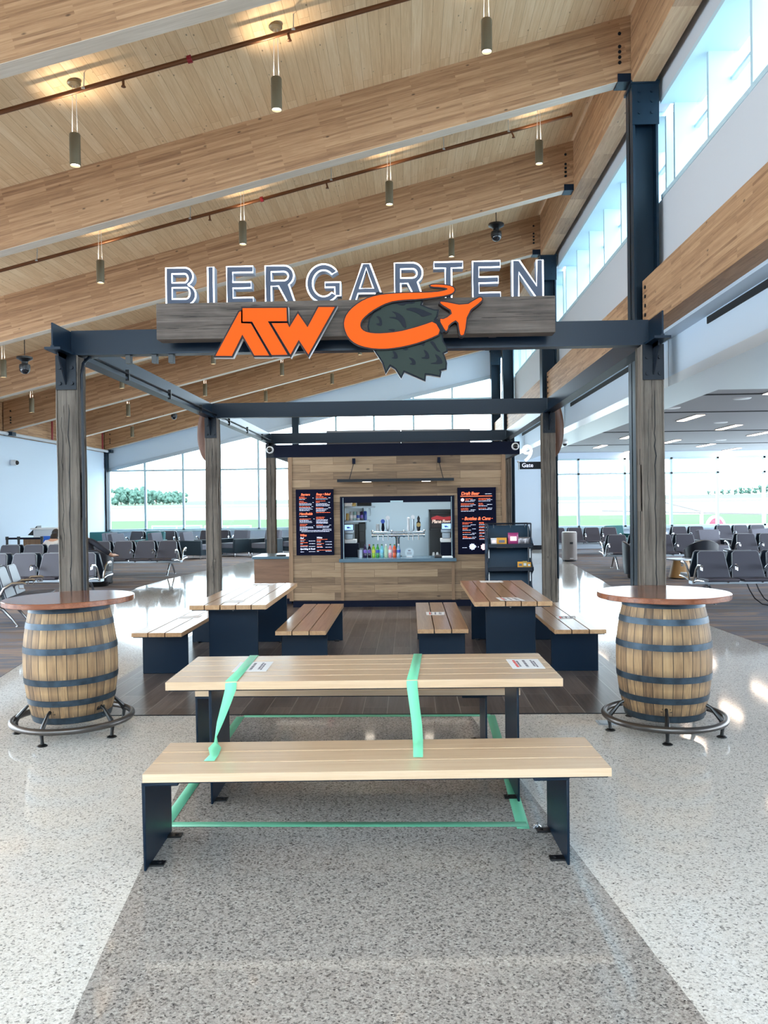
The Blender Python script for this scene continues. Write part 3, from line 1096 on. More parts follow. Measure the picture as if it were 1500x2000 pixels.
# ------------------------------------------------------------------ sign on the header
sign = thing('sign', 'weathered timber sign with lit BIERGARTEN letters and orange emblem on the pergola header', 'sign', (-0.4165, 6.5, 3.04))
SX, SY, SZ = -0.4165, 6.5, 3.04


def rel(mb):
    mb.v = [(a - SX, b - SY, c - SZ) for a, b, c in mb.v]
    return mb


mb = MB()
mb.box(-1.996, 1.166, 6.40, 6.55, 3.037, 3.324)
rel(mb).build('sign_board', 'weather_x', sign, bevel=0.006)
mb = MB()
for x in (-1.5, -0.4, 0.7):
    mb.box(x - 0.03, x + 0.03, 6.55, 6.69, 3.06, 3.16)
rel(mb).build('mounting_bracket', 'steel_dk', sign, smooth=False)
LET = (('B', -1.923, -1.675), ('I', -1.587, -1.53), ('E', -1.435, -1.215), ('R', -1.126, -0.88), ('G', -0.797, -0.515), ('A', -0.461, -0.172), ('R', -0.098, 0.142), ('T', 0.215, 0.45), ('E', 0.519, 0.745), ('N', 0.831, 1.080))
def arc(cx, cy, rx, ry, a0, a1, n=12):
    return [(cx + rx * math.cos(math.radians(a0 + (a1 - a0) * i / n)), cy + ry * math.sin(math.radians(a0 + (a1 - a0) * i / n))) for i in range(n + 1)]


def letter_loops(ch, W, H, s):
    """outline and counters of a plain grotesque capital"""
    if ch == 'I':
        return [[(0, 0), (W, 0), (W, H), (0, H)]]
    if ch == 'E':
        m0, m1 = (H - s) / 2, (H + s) / 2
        return [[(0, 0), (W, 0), (W, s), (s, s), (s, m0), (W * .93, m0), (W * .93, m1), (s, m1), (s, H - s), (W, H - s), (W, H), (0, H)]]
    if ch == 'T':
        a, b = (W - s) / 2, (W + s) / 2
        return [[(a, 0), (b, 0), (b, H - s), (W, H - s), (W, H), (0, H), (0, H - s), (a, H - s)]]
    if ch == 'N':
        return [[(0, 0), (s, 0), (s, H - 1.9 * s), (W - 1.08 * s, 0), (W, 0), (W, H), (W - s, H), (W - s, 1.9 * s), (1.08 * s, H), (0, H)]]
    if ch == 'A':
        xi = lambda y: W - 1.05 * s - (W / 2 - 1.05 * s) * (y / (H * .84))
        y1 = .2 * H
        y2 = y1 + .85 * s
        return [[(0, 0), (1.05 * s, 0), (W - xi(y1), y1), (xi(y1), y1), (W - 1.05 * s, 0), (W, 0), (W / 2 + .58 * s, H), (W / 2 - .58 * s, H)], [(W - xi(y2), y2), (xi(y2), y2), (W / 2, .84 * H)]]
    if ch == 'B':
        rl, ru = .272 * H, .245 * H
        xl, xu = W - rl, W - ru - .02
        out = [(0, 0)] + arc(xl, rl, rl, rl, -90, 72) + arc(xu, H - ru, ru, ru, -62, 90) + [(0, H)]
        ym = 2 * rl - .5 * s
        lo = [(s, s)] + arc(xl, (s + ym) / 2, rl - s, (ym - s) / 2, -90, 90) + [(s, ym)]
        yb = ym + .85 * s
        hi = [(s, yb)] + arc(xu, (yb + H - s) / 2, ru - s * .9, (H - s - yb) / 2, -90, 90) + [(s, H - s)]
        return [out, lo, hi]
    if ch == 'R':
        ru = .28 * H
        yb = H - 2 * ru
        xu = W - ru - .008
        out = [(0, 0), (s, 0), (s, yb), (W * .43, yb), (W - 1.2 * s, 0), (W, 0)] + arc(xu, H - ru, ru, ru, -58, 90) + [(0, H)]
        hi = [(s, yb + .9 * s)] + arc(xu, (yb + .9 * s + H - s) / 2, ru - .95 * s, (H - s - yb - .9 * s) / 2, -90, 90) + [(s, H - s)]
        return [out, hi]
    if ch == 'G':
        cx, cy, rx, ry = W / 2, H / 2, W / 2, H / 2 + .004
        out = arc(cx, cy, rx, ry, 36, 318, 30) + [(W * .99, cy - ry * .66), (W * .99, .54 * H), (W * .52, .54 * H), (W * .52, .54 * H - .85 * s), (W - s, .54 * H - .85 * s), (W - s, cy - ry * .52)] + arc(cx, cy, rx - s, ry - s, 318, 40, 26)
        return [out]


from mathutils.geometry import tessellate_polygon


def prism_loops(mb, loops, fn, d0, d1):
    flat_ = [p for L in loops for p in L]
    n = len(flat_)
    tris = tessellate_polygon([[Vector((p[0], p[1], 0)) for p in L] for L in loops])
    vs = [fn(p[0], p[1], d0) for p in flat_] + [fn(p[0], p[1], d1) for p in flat_]
    fs = [tuple(t) for t in tris] + [tuple(i + n for i in reversed(t)) for t in tris]
    k = 0
    for L in loops:
        m = len(L)
        fs += [(k + i, k + (i + 1) % m, k + (i + 1) % m + n, k + i + n) for i in range(m)]
        k += m
    mb.add(vs, fs)


for ch, x0, x1 in LET:
    loops = letter_loops(ch, x1 - x0, 0.306, 0.058)
    F3 = lambda u, v, d: (x0 + u, d, 3.309 + v)
    mb = MB()
    prism_loops(mb, loops, F3, 6.425, 6.515)
    lo = rel(mb).build('letter', 'letter_side', sign, smooth=False)
    lo['label'] = 'lit channel letter ' + ch
    mb = MB()
    prism_loops(mb, [offset_poly(L, -0.004 if i == 0 else 0.004) for i, L in enumerate(loops)], F3, 6.4225, 6.4255)
    rel(mb).build('letter_face', 'letter_face', lo, smooth=False)
    mb = MB()
    for i, L in enumerate(loops):
        q = offset_poly(L, -0.005 if i == 0 else 0.005)
        mb.tube([F3(a, b, 6.419) for a, b in q], 0.0062, 8, closed=True)
    rel(mb).build('light_line', 'neon', lo)

LA = [(-1506,2888),(-1314,3228),(-1301,3230),(-1302,3139),(-1225,3134),(-1085,2883),(-1200,2885),(-1293,3051),(-1379,2885)]
LT = [(-1288,3256),(-943,3251),(-941,3149),(-1092,3151),(-940,2886),(-1063,2886),(-1214,3151),(-1289,3152)]
LW = [(-1060,3134),(-938,3132),(-921,3097),(-852,3205),(-778,3096),(-690,3253),(-564,3250),(-775,2885),(-849,3002),(-915,2887)]
RING = [(269,3031),(163,2984),(46,2947),(-72,2924),(-189,2914),(-307,2925),(-400,2957),(-458,3007),(-488,3078),(-490,3137),(-465,3195),(-408,3252),(-325,3303),(-231,3331),(-137,3340),(-43,3344),(51,3345),(168,3344),(261,3350),(314,3362),(322,3371),(311,3379),(273,3385),(192,3392),(186,3402),(215,3406),(285,3402),(355,3389),(376,3365),(360,3338),(308,3322),(226,3310),(109,3298),(-32,3294),(-138,3280),(-244,3231),(-315,3182),(-360,3134),(-366,3087),(-334,3052),(-270,3036),(-188,3034),(-70,3043),(47,3070),(141,3097),(214,3123)]
PLANE = [(249,3140),(296,3135),(370,3192),(260,3260),(267,3276),(453,3235),(558,3296),(579,3298),(587,3285),(575,3268),(470,3188),(447,3019),(423,3007),(412,3023),(397,3137),(325,3097),(314,3051),(299,3045)]
BAND = [(212,3129),(235,3140),(293,3040),(269,3026)]
HOP = [(-240,3340),(-225,3354),(-195,3352),(-178,3332),(-184,3289),(-166,3257),(-132,3296),(-79,3316),(3,3314),(74,3303),(112,3312),(116,3283),(102,3256),(166,3227),(213,3211),(239,3210),(230,3169),(212,3141),(244,3087),(269,3017),(274,2970),(305,2923),(305,2897),(271,2882),(288,2841),(299,2800),(296,2761),(245,2751),(254,2731),(249,2706),(184,2719),(135,2724),(130,2678),(43,2717),(-29,2751),(-51,2709),(-88,2768),(-137,2800),(-168,2750),(-188,2820),(-223,2874),(-254,2921),(-288,3027),(-298,3098),(-286,3156),(-256,3200),(-197,3230),(-222,3272)]
LEAVES = [[(-132,3276),(-67,3302),(15,3300),(73,3284),(50,3266),(-3,3270),(-21,3254),(-50,3257),(-85,3272)],
 [(-21,3227),(49,3241),(119,3224),(166,3200),(207,3184),(166,3173),(119,3160),(96,3186),(49,3208)],
 [(-127,3214),(-68,3201),(-22,3163),(-8,3116),(-5,3075),(-34,3093),(-52,3128),(-81,3152),(-151,3165),(-104,3169),(-80,3164),(-92,3193)],
 [(-245,3176),(-215,3176),(-196,3152),(-192,3096),(-234,3106),(-243,3120),(-212,3120),(-219,3152)],
 [(-1,2952),(46,2968),(140,2972),(134,2932),(104,2947),(69,2939),(22,2942)],
 [(175,2972),(210,2971),(239,2912),(267,2886),(232,2891),(209,2924),(192,2950)],
 [(-119,2907),(-90,2895),(-72,2859),(-79,2838),(-131,2846),(-98,2857)],
 [(4,2852),(45,2843),(68,2812),(61,2787),(9,2797),(44,2808)],
 [(122,2914),(162,2890),(176,2843),(162,2834),(97,2842),(150,2855)],
 [(209,2878),(255,2853),(278,2806),(266,2792),(161,2797),(243,2813)],
 [(-48,2927),(10,2928),(4,2905),(-25,2903)], [(-152,3072),(-93,3076),(-96,3053),(-134,3060)]]
mm = lambda P: [(a / 1000, b / 1000) for a, b in P]


def plate(pts, y0, y1, name, mat, parent):
    mb = MB()
    mb.prism(pts, XZ, y0, y1)
    return rel(mb).build(name, mat, parent, smooth=False)


for P, nm in ((LA, 'A'), (LT, 'T'), (LW, 'W')):
    pp = mm(P)
    k = plate(offset_poly(pp, 0.013), 6.335, 6.40, 'logo_letter', 'maroon', sign)
    k['label'] = 'orange logo letter ' + nm
    plate(offset_poly(pp, 0.0133), 6.345, 6.398, 'white_edge', 'offwhite', k)
    plate(pp, 6.329, 6.336, 'orange_face', 'orange', k)
hp = mm(HOP)
k = plate(offset_poly(hp, 0.012), 6.352, 6.40, 'hop_emblem', 'hopdark', sign)
plate(offset_poly(hp, 0.0122), 6.360, 6.397, 'white_edge', 'offwhite', k)
plate(hp, 6.346, 6.353, 'hop_face', 'hop', k)
for L in LEAVES:
    plate(smooth_poly(mm(L), 1), 6.343, 6.347, 'leaf_mark', 'hopdark', k)
rp = smooth_poly(mm(RING), 1)
k = plate(offset_poly(rp, 0.010), 6.320, 6.342, 'swoosh', 'maroon', sign)
plate(rp, 6.314, 6.321, 'swoosh_face', 'orange', k)
plate(mm(BAND), 6.311, 6.316, 'swoosh_band', 'hopdark', k)
ap = smooth_poly(mm(PLANE), 1)
k = plate(offset_poly(ap, 0.011), 6.322, 6.40, 'aeroplane_emblem', 'maroon', sign)
plate(ap, 6.315, 6.323, 'aeroplane_face', 'orange', k)

# ------------------------------------------------------------------ kiosk
KY = 13.4
kio = thing('kiosk', 'wood-planked bar kiosk with navy roof fascia and a wide serving window', 'kiosk', (-0.2, KY, 0))
KX = -0.2


def krel(mb):
    mb.v = [(a - KX, b - KY, c) for a, b, c in mb.v]
    return mb


def kpart(name, mat, boxes, parent=None, bevel=0.0):
    mb = MB()
    for b in boxes:
        mb.box(*b)
    return krel(mb).build(name, mat, parent or kio, smooth=False, bevel=bevel)


WX0, WX1, OX0, OX1, OZ0, OZ1 = -1.985, 1.575, -1.145, 0.746, 0.80, 1.84
BACK, PART = 17.9, 15.6
kpart('front_wall', 'plank_wall', [(WX0, OX0, KY, KY + 0.12, 0.115, 2.51), (OX1, WX1, KY, KY + 0.12, 0.115, 2.51), (OX0, OX1, KY, KY + 0.12, 0.115, OZ0), (OX0, OX1, KY, KY + 0.12, OZ1, 2.51)])
kpart('base', 'navy', [(WX0 + 0.03, WX1 - 0.03, KY + 0.03, BACK, 0.004, 0.115)])
kpart('side_wall', 'plank_wall', [(WX0, WX0 + 0.1, KY + 0.12, BACK, 0.115, 2.51)])
kpart('side_wall', 'plank_wall', [(WX1 - 0.1, WX1, KY + 0.12, BACK, 0.115, 2.51)])
kpart('inner_wall', 'interior', [(WX0 + 0.1, WX1 - 0.1, PART - 0.1, PART, 0.115, 2.51), (-0.86, -0.83, 14.75, PART - 0.1, 0.115, 2.51)])
kpart('roof', 'taupe', [(WX0, WX1, KY, BACK, 2.51, 2.56)])
kpart('roof_unit', 'taupe', [(-1.71, -0.16, 16.9, 17.7, 2.56, 3.26), (-0.15, 1.29, 16.9, 17.7, 2.56, 3.26)])
kpart('fascia', 'navy', [(-2.235, 1.83, KY - 0.02, KY + 0.06, 2.505, 2.712), (-2.235, -2.16, KY + 0.06, BACK, 2.505, 2.712), (1.755, 1.83, KY + 0.06, BACK, 2.505, 2.712)])
kpart('corner_trim', 'oak', [(WX0 - 0.02, WX0 + 0.045, KY - 0.02, KY + 0.03, 0.115, 2.5)])
kpart('corner_trim', 'oak', [(WX1 - 0.045, WX1 + 0.02, KY - 0.02, KY + 0.03, 0.115, 2.5)])
kpart('batten', 'oak', [(-1.145, -1.095, KY - 0.018, KY, 0.115, 0.752)])
kpart('batten', 'oak', [(0.69, 0.74, KY - 0.018, KY, 0.115, 0.752)])
kpart('window_frame', 'navy', [(OX0, OX0 + 0.06, KY - 0.02, KY + 0.13, OZ0, OZ1), (OX1 - 0.055, OX1, KY - 0.02, KY + 0.13, OZ0, OZ1), (OX0 + 0.06, OX1 - 0.055, KY - 0.02, KY + 0.13, OZ1 - 0.105, OZ1)])
kpart('frame_rail', 'frame', [(OX0 + 0.048, OX0 + 0.056, KY - 0.028, KY - 0.02, OZ0, OZ1 - 0.02)])
kpart('frame_rail', 'frame', [(OX1 - 0.052, OX1 - 0.044, KY - 0.028, KY - 0.02, OZ0, OZ1 - 0.02)])
kpart('sensor_strip', 'frame', [(-0.31, -0.10, KY - 0.026, KY - 0.02, OZ1 - 0.105, OZ1 - 0.075)])
kpart('counter', 'counter', [(-1.165, 0.765, KY - 0.11, KY + 0.55, 0.755, 0.81)], bevel=0.004)
kpart('back_counter', 'steelshelf', [(WX0 + 0.1, -0.86, 14.0, 14.7, 0.9, 0.94)])
kpart('cabinet', 'navy', [(WX0 + 0.1, -0.9, 14.02, 14.7, 0.14, 0.9)])
kpart('under_counter', 'navy', [(WX0 + 0.12, WX1 - 0.12, KY + 0.13, KY + 0.5, 0.14, 0.75)])
sh = kpart('shelf', 'steelshelf', [(-1.3, -0.70, 14.05, 14.75, 1.40, 1.43)])
kpart('shelf_bracket', 'steelshelf', [(-0.80, -0.78, 14.3, 14.75, 1.25, 1.40)], sh)
sh = kpart('shelf', 'steelshelf', [(-1.3, -0.62, 14.05, 14.75, 1.645, 1.68)])
kpart('shelf_bracket', 'steelshelf', [(-0.72, -0.70, 14.3, 14.75, 1.50, 1.645)], sh)
aw = kpart('awning', 'navy', [(-1.15, 0.72, KY - 0.42, KY - 0.0, 2.082, 2.112)], bevel=0.004)
kpart('awning_edge', 'steel_dk', [(-1.152, 0.722, KY - 0.432, KY - 0.42, 2.07, 2.116)], aw)
for x in (-0.68, 0.28):
    kpart('downlight', 'lamp', [(x - 0.07, x + 0.07, KY - 0.34, KY - 0.28, 2.068, 2.083)], aw)
for xt, xb in ((-0.905, -0.96), (0.50, 0.555)):
    mb = MB()
    mb.tube([(xb, KY - 0.36, 2.11), (xt, KY - 0.05, 2.40)], 0.006, 6)
    krel(mb).build('tie_rod', 'steel_dk', aw)
    kpart('rod_bracket', 'navy', [(xt - 0.025, xt + 0.025, KY - 0.07, KY, 2.38, 2.47)], aw)

# two flush lamps in the kiosk ceiling
for x in (-0.75, 0.45):
    kpart('ceiling_lamp', 'lamp', [(x - 0.15, x + 0.15, 14.1, 14.25, 2.49, 2.508)])
    l = bpy.data.lights.new('kiosk_lamp', 'AREA')
    l.shape, l.size, l.size_y, l.energy, l.color = 'RECTANGLE', 0.6, 0.15, 9.0, (0.86, 0.95, 1.0)
    lo = bpy.data.objects.new('kiosk_lamp', l)
    COL.objects.link(lo)
    lo.parent = kio
    lo.location = (x - KX, 14.175 - KY, 2.485)
# security cameras at the ends of the fascia
for x, lab in ((-2.295, 'white dome security camera on the left end of the kiosk fascia'), (1.755, 'white dome security camera on the right end of the kiosk fascia')):
    c = thing('security_camera', lab, 'camera', (x, KY - 0.03, 2.63))
    mb = MB()
    mb.lathe([(0.062, 0), (0.062, -0.03), (0.05, -0.05), (0.001, -0.05)], n=20)
    mb.v = [(a, z, b) for a, b, z in mb.v]
    mb.build('housing', 'offwhite', c)
    mb = MB()
    mb.ball((0, -0.05, 0), 0.042, 14)
    mb.build('lens_dome', 'black', c)


# menu screens
def menu(name, x0, x1, z0, z1, label):
    t = thing(name, label, 'menu board', ((x0 + x1) / 2, KY - 0.05, z0))
    mb = MB()
    mb.box(x0, x1, KY - 0.045, KY - 0.001, z0, z1)
    f = mb
    cx_, cz_ = (x0 + x1) / 2, z0
    R = lambda m: (setattr(m, 'v', [(a - cx_, b - (KY - 0.05), c - cz_) for a, b, c in m.v]), m)[1]
    R(f).build('screen', 'board', t, bevel=0.004)
    return t, R


rm = random.Random(3)


def bars(mb, x, z, w, h=0.0062):
    """a line of print too small to read: words as short strokes"""
    e = x + w
    while x < e - 0.004:
        ww = min(e - x, rm.uniform(0.014, 0.05))
        mb.box(x, x + ww, KY - 0.0475, KY - 0.045, z, z + h)
        x += ww + 0.006


t, R = menu('menu_board', -1.877, -1.252, 0.875, 1.968, 'navy menu screen headed Starters and Soup Salad left of the serving window')
Wd, Ht, X0, Z1 = 0.625, 1.093, -1.877, 1.968
hx = lambda u: X0 + Wd * (u - 105) / 915.0          # u, v: pixels in the close view of the board
hz = lambda v: Z1 - Ht * (v - 195) / 1605.0
og, wh = MB(), MB()
for s, u, v, sz in (('Starters', 228, 345, .052), ('Soup \u2022 Salad', 600, 340, .052), ('Handhelds', 185, 815, .056), ('Wine', 195, 1335, .052)):
    wall_text(og, s, sz, hx(u), hz(v), KY - 0.046, shear=0.25, offset=0.0012, space=0.92)
for s, u, v, sz in (('Red', 200, 1395, .036), ('White', 600, 1390, .036), ('Sparkling & Ros\u00e9', 200, 1660, .036)):
    wall_text(wh, s, sz, hx(u), hz(v), KY - 0.046, shear=0.25, offset=0.001)
for u, v, w in ((190, 385, 130), (190, 412, 190), (190, 488, 120), (190, 520, 190), (190, 622, 260), (195, 920, 270), (200, 1050, 180), (200, 1080, 150), (595, 375, 190), (595, 405, 260), (595, 485, 230), (595, 515, 90), (595, 650, 180), (595, 880, 210), (595, 912, 190), (600, 1070, 160), (600, 765, 340), (205, 1425, 120), (205, 1495, 190), (205, 1565, 180), (605, 1420, 270), (605, 1450, 100), (605, 1520, 170), (605, 1588, 130), (605, 1680, 350)):
    bars(og, hx(u), hz(v), Wd * w / 915)
for u, v, w in ((190, 440, 140), (190, 548, 300), (190, 578, 300), (190, 650, 290), (190, 682, 320), (190, 712, 250), (190, 855, 190), (190, 950, 220), (195, 975, 290), (195, 1005, 300), (195, 1112, 330), (195, 1140, 330), (195, 1170, 190), (595, 438, 290), (595, 548, 270), (595, 575, 330), (595, 602, 330), (595, 678, 290), (595, 708, 250), (595, 735, 210), (598, 942, 280), (598, 972, 280), (598, 1000, 280), (598, 1025, 290), (600, 1100, 320), (600, 1130, 300), (750, 1170, 210), (195, 1200, 770), (235, 1228, 680), (515, 410, 25), (515, 520, 25), (485, 622, 55), (530, 920, 25), (535, 1085, 20), (900, 410, 50), (895, 520, 55), (895, 650, 55), (935, 912, 25), (910, 1072, 50), (205, 1455, 90), (410, 1455, 155), (205, 1525, 60), (420, 1520, 145), (205, 1592, 175), (410, 1590, 155), (205, 1720, 85), (410, 1715, 160), (605, 1480, 100), (810, 1478, 160), (605, 1545, 110), (820, 1542, 150), (605, 1612, 145), (815, 1612, 155), (605, 1712, 50), (815, 1708, 155)):
    bars(wh, hx(u), hz(v), Wd * w / 915)
R(og).build('orange_text', 'morange', t, smooth=False)
R(wh).build('white_text', 'mwhite', t, smooth=False)

t, R = menu('menu_board', 0.798, 1.43, 0.865, 1.965, 'navy menu screen headed Draft Beer right of the serving window')
Wd, Ht, X0, Z1 = 0.632, 1.10, 0.798, 1.965
hx = lambda u: X0 + Wd * (u - 165) / 930.0
hz = lambda v: Z1 - Ht * (v - 155) / 1620.0
og, wh, pk, pk2, bl = MB(), MB(), MB(), MB(), MB()
wall_text(og, 'Draft Beer', .072, hx(250), hz(335), KY - 0.046, shear=0.22, offset=0.0015, space=0.95)
wall_text(og, 'Bottles & Cans', .074, hx(322), hz(945), KY - 0.046, shear=0.22, offset=0.0018, space=0.96)
og.box(hx(235), hx(1000), KY - 0.0475, KY - 0.045, hz(375), hz(358))
og.box(hx(268), hx(305), KY - 0.0475, KY - 0.045, hz(920), hz(912))
og.box(hx(975), hx(1012), KY - 0.0475, KY - 0.045, hz(915), hz(907))
for u, v, w in ((355, 435, 170), (355, 465, 80), (245, 550, 330), (245, 582, 210), (245, 668, 180), (245, 700, 180), (670, 430, 290), (670, 460, 190), (670, 548, 110), (670, 580, 120), (670, 665, 180), (275, 1015, 240), (275, 1045, 150), (280, 1140, 130), (280, 1165, 110), (280, 1248, 190), (285, 1345, 100), (285, 1372, 210), (680, 1010, 120), (680, 1032, 120), (680, 1105, 130), (680, 1178, 110), (685, 1250, 170), (685, 1320, 80), (685, 1395, 200)):
    bars(og, hx(u), hz(v), Wd * w / 930)
for u, v, w in ((475, 465, 125), (350, 495, 225), (475, 582, 125), (240, 615, 290), (480, 702, 120), (245, 735, 330), (875, 460, 125), (668, 492, 290), (875, 578, 125), (668, 610, 215), (890, 665, 110), (672, 697, 315), (475, 1065, 120), (275, 1095, 200), (510, 1165, 90), (278, 1195, 210), (510, 1270, 90), (278, 1298, 290), (510, 1368, 95), (278, 1398, 300), (895, 1032, 120), (675, 1062, 230), (675, 1132, 265), (675, 1205, 265), (680, 1275, 240), (680, 1348, 235), (685, 1420, 190), (940, 1105, 25), (1000, 1105, 25), (945, 1178, 20), (930, 1250, 30), (935, 1322, 25), (945, 1395, 20), (835, 318, 155), (268, 1618, 115)):
    bars(wh, hx(u), hz(v), Wd * w / 930)
def blob(mb, u, v, r, k, seed):
    rr = random.Random(seed)
    pts = [(hx(u + r * (1 + (0.25 if i % 2 else -0.05) * rr.uniform(.6, 1.2)) * math.cos(2 * PI * i / k)), hz(v - r * (1 + (0.25 if i % 2 else -0.05) * rr.uniform(.6, 1.2)) * math.sin(2 * PI * i / k))) for i in range(k)]
    mb.prism(pts, XZ, KY - 0.0475, KY - 0.045)
blob(pk, 285, 455, 38, 14, 1)
blob(pk2, 795, 1600, 72, 16, 2)
blob(bl, 512, 1590, 68, 18, 5)
bl.obox((hx(575), KY - 0.047, hz(1580)), (0.05, 0.002, 0.012), (0, 0.5, 0))
wall_text(wh, 'x', .04, hx(640), hz(1612), KY - 0.046)
R(og).build('orange_text', 'morange', t, smooth=False)
R(wh).build('white_text', 'mwhite', t, smooth=False)
R(pk).build('pink_emblem', 'mpink', t, smooth=False)
R(pk2).build('pink_emblem', 'mpink', t, smooth=False)
R(bl).build('blue_emblem', 'mblue', t, smooth=False)

# ------------------------------------------------------------------ inside the serving window
CZ = 0.81


def bottle(x, y, liquid, cap, label, lab, big=1.0):
    t = thing('soda_bottle', lab, 'bottle', (x, y, CZ), group='soft drink bottles on the kiosk counter')
    b = MB()
    b.lathe([(0.026, 0), (0.030, 0.006), (0.031, 0.05), (0.027, 0.075), (0.031, 0.1), (0.031, 0.13), (0.024, 0.165), (0.013, 0.19), (0.013, 0.205)], n=16)
    b.build('bottle_body', MT[liquid], t)
    b = MB()
    b.lathe([(0.0318, 0.078), (0.0318, 0.128)], n=16)
    b.build('label_band', MT[label], t)
    b = MB()
    b.lathe([(0.0145, 0.2), (0.0145, 0.222), (0.012, 0.224)], n=12)
    b.build('bottle_cap', MT[cap], t)


for nm, c in (('cola_purple', (40, 26, 74)), ('lime', (150, 200, 40)), ('green_soda', (60, 160, 80)), ('aqua', (110, 190, 200)), ('pale_green', (176, 206, 170)), ('pink', (232, 150, 160)), ('orange_soda', (232, 92, 40)), ('water_blue', (150, 190, 220)), ('dark_cola', (28, 20, 40)), ('lab_white', (230, 232, 236)), ('lab_blue', (40, 80, 180)), ('lab_yellow', (220, 214, 70)), ('lab_cyan', (120, 200, 230)), ('cap_green', (50, 110, 60)), ('can_gold', (190, 160, 90)), ('can_silver', (190, 196, 200)), ('can_teal', (150, 190, 190)), ('can_blue', (40, 70, 160)), ('lab_purple', (120, 90, 190)), ('cap_red', (180, 60, 50))):
    MT[nm] = M(nm + '_plastic', c, 0.18, coat=0.3)
for i, a in enumerate((('cola_purple', 'cola_purple', 'lab_purple', 'purple soda bottle at the left end of the counter bottle row'),
                       ('dark_cola', 'cap_red', 'lab_purple', 'dark cola bottle beside the purple soda bottle'),
                       ('lime', 'cap_green', 'lab_yellow', 'lime yellow soda bottle next to the dark cola bottle'),
                       ('green_soda', 'cap_green', 'lab_blue', 'green soda bottle with a deep blue label on the counter'),
                       ('aqua', 'cap_green', 'lab_cyan', 'green capped bottle with a pale cyan label on the counter'),
                       ('pale_green', 'lab_white', 'pale_green', 'pale green drink bottle left of the pink bottle'),
                       ('pink', 'cap_green', 'lab_white', 'pink drink bottle left of the orange soda'),
                       ('orange_soda', 'cap_green', 'cap_red', 'orange soda bottle next to the water bottle'),
                       ('water_blue', 'lab_white', 'lab_blue', 'clear water bottle with a blue label at the right end of the bottle row'))):
    bottle(-0.75 + 0.0705 * i, 13.65, a[0], a[1], a[2], a[3])
for i, (c, lb, h, lab) in enumerate((('can_gold', 'can_gold', 0.125, 'short gold can on the kiosk shelf'), ('can_silver', 'lab_white', 0.155, 'white topped silver can beside the gold can on the shelf'),
                                     ('can_teal', 'lab_white', 0.155, 'pale teal tall can on the kiosk shelf'), ('can_silver', 'lab_blue', 0.155, 'silver and navy tall can on the kiosk shelf'),
                                     ('cola_purple', 'lab_purple', 0.155, 'deep purple tall can on the kiosk shelf'), ('can_blue', 'can_blue', 0.16, 'bright blue tall can at the right end of the can row'))):
    t = thing('drink_can', lab, 'can', (-1.083 + 0.062 * i, 14.2, 1.43), group='cans on the kiosk shelf')
    b = MB()
    b.lathe([(0.022, 0), (0.0285, 0.008), (0.0285, h - 0.015), (0.022, h)], n=16)
    b.build('can_body', MT[c], t)
    b = MB()
    b.lathe([(0.0291, h * 0.25), (0.0291, h * 0.6)], n=16)
    b.build('label_band', MT[lb], t)
# bar boxes on the upper shelf
for x0, x1, mk, lab in ((-1.12, -1.0, 'offwhite', 'white carton on the top kiosk shelf'), (-0.99, -0.93, 'can_gold', 'gold carton on the top kiosk shelf'), (-0.91, -0.66, 'black', 'long black box on the top kiosk shelf')):
    mb = MB()
    mb.box(0, x1 - x0, -0.1, 0.1, 0, 0.075)
    tag(mb.build('carton', mk, loc=(x0, 14.2, 1.68), bevel=0.003), lab, 'box')
# tap tower
tt = thing('beer_tap_tower', 'stainless T-shaped beer tap tower on the kiosk counter', 'tap tower', (-0.205, 13.9, CZ))
b = MB()
b.cyl((-0.43, 0, 0.365), (0.455, 0, 0.365), 0.028, 14)
b.cyl((-0.43, 0, 0.415), (0.455, 0, 0.415), 0.014, 12)
b.build('tap_rail', 'chrome', tt)
b = MB()
b.lathe([(0.07, 0), (0.07, 0.012), (0.034, 0.03), (0.034, 0.30), (0.05, 0.34)], n=18)
b.build('column', 'chrome', tt)
b = MB()
for x in (-0.43, -0.1, 0.11, 0.455):
    b.cyl((x - 0.014, 0, 0.365), (x + 0.014, 0, 0.365), 0.04, 14)
    b.ball((x, -0.005, 0.43), 0.024, 10)
b.build('rail_ring', 'chrome', tt)
b = MB()
for x in (-0.33, -0.245, -0.16, 0.19, 0.265, 0.36):
    b.cyl((x, -0.03, 0.365), (x, -0.1, 0.36), 0.012, 8)
    b.cyl((x, -0.1, 0.37), (x, -0.115, 0.28), 0.009, 8)
b.build('tap_spout', 'chrome', tt)
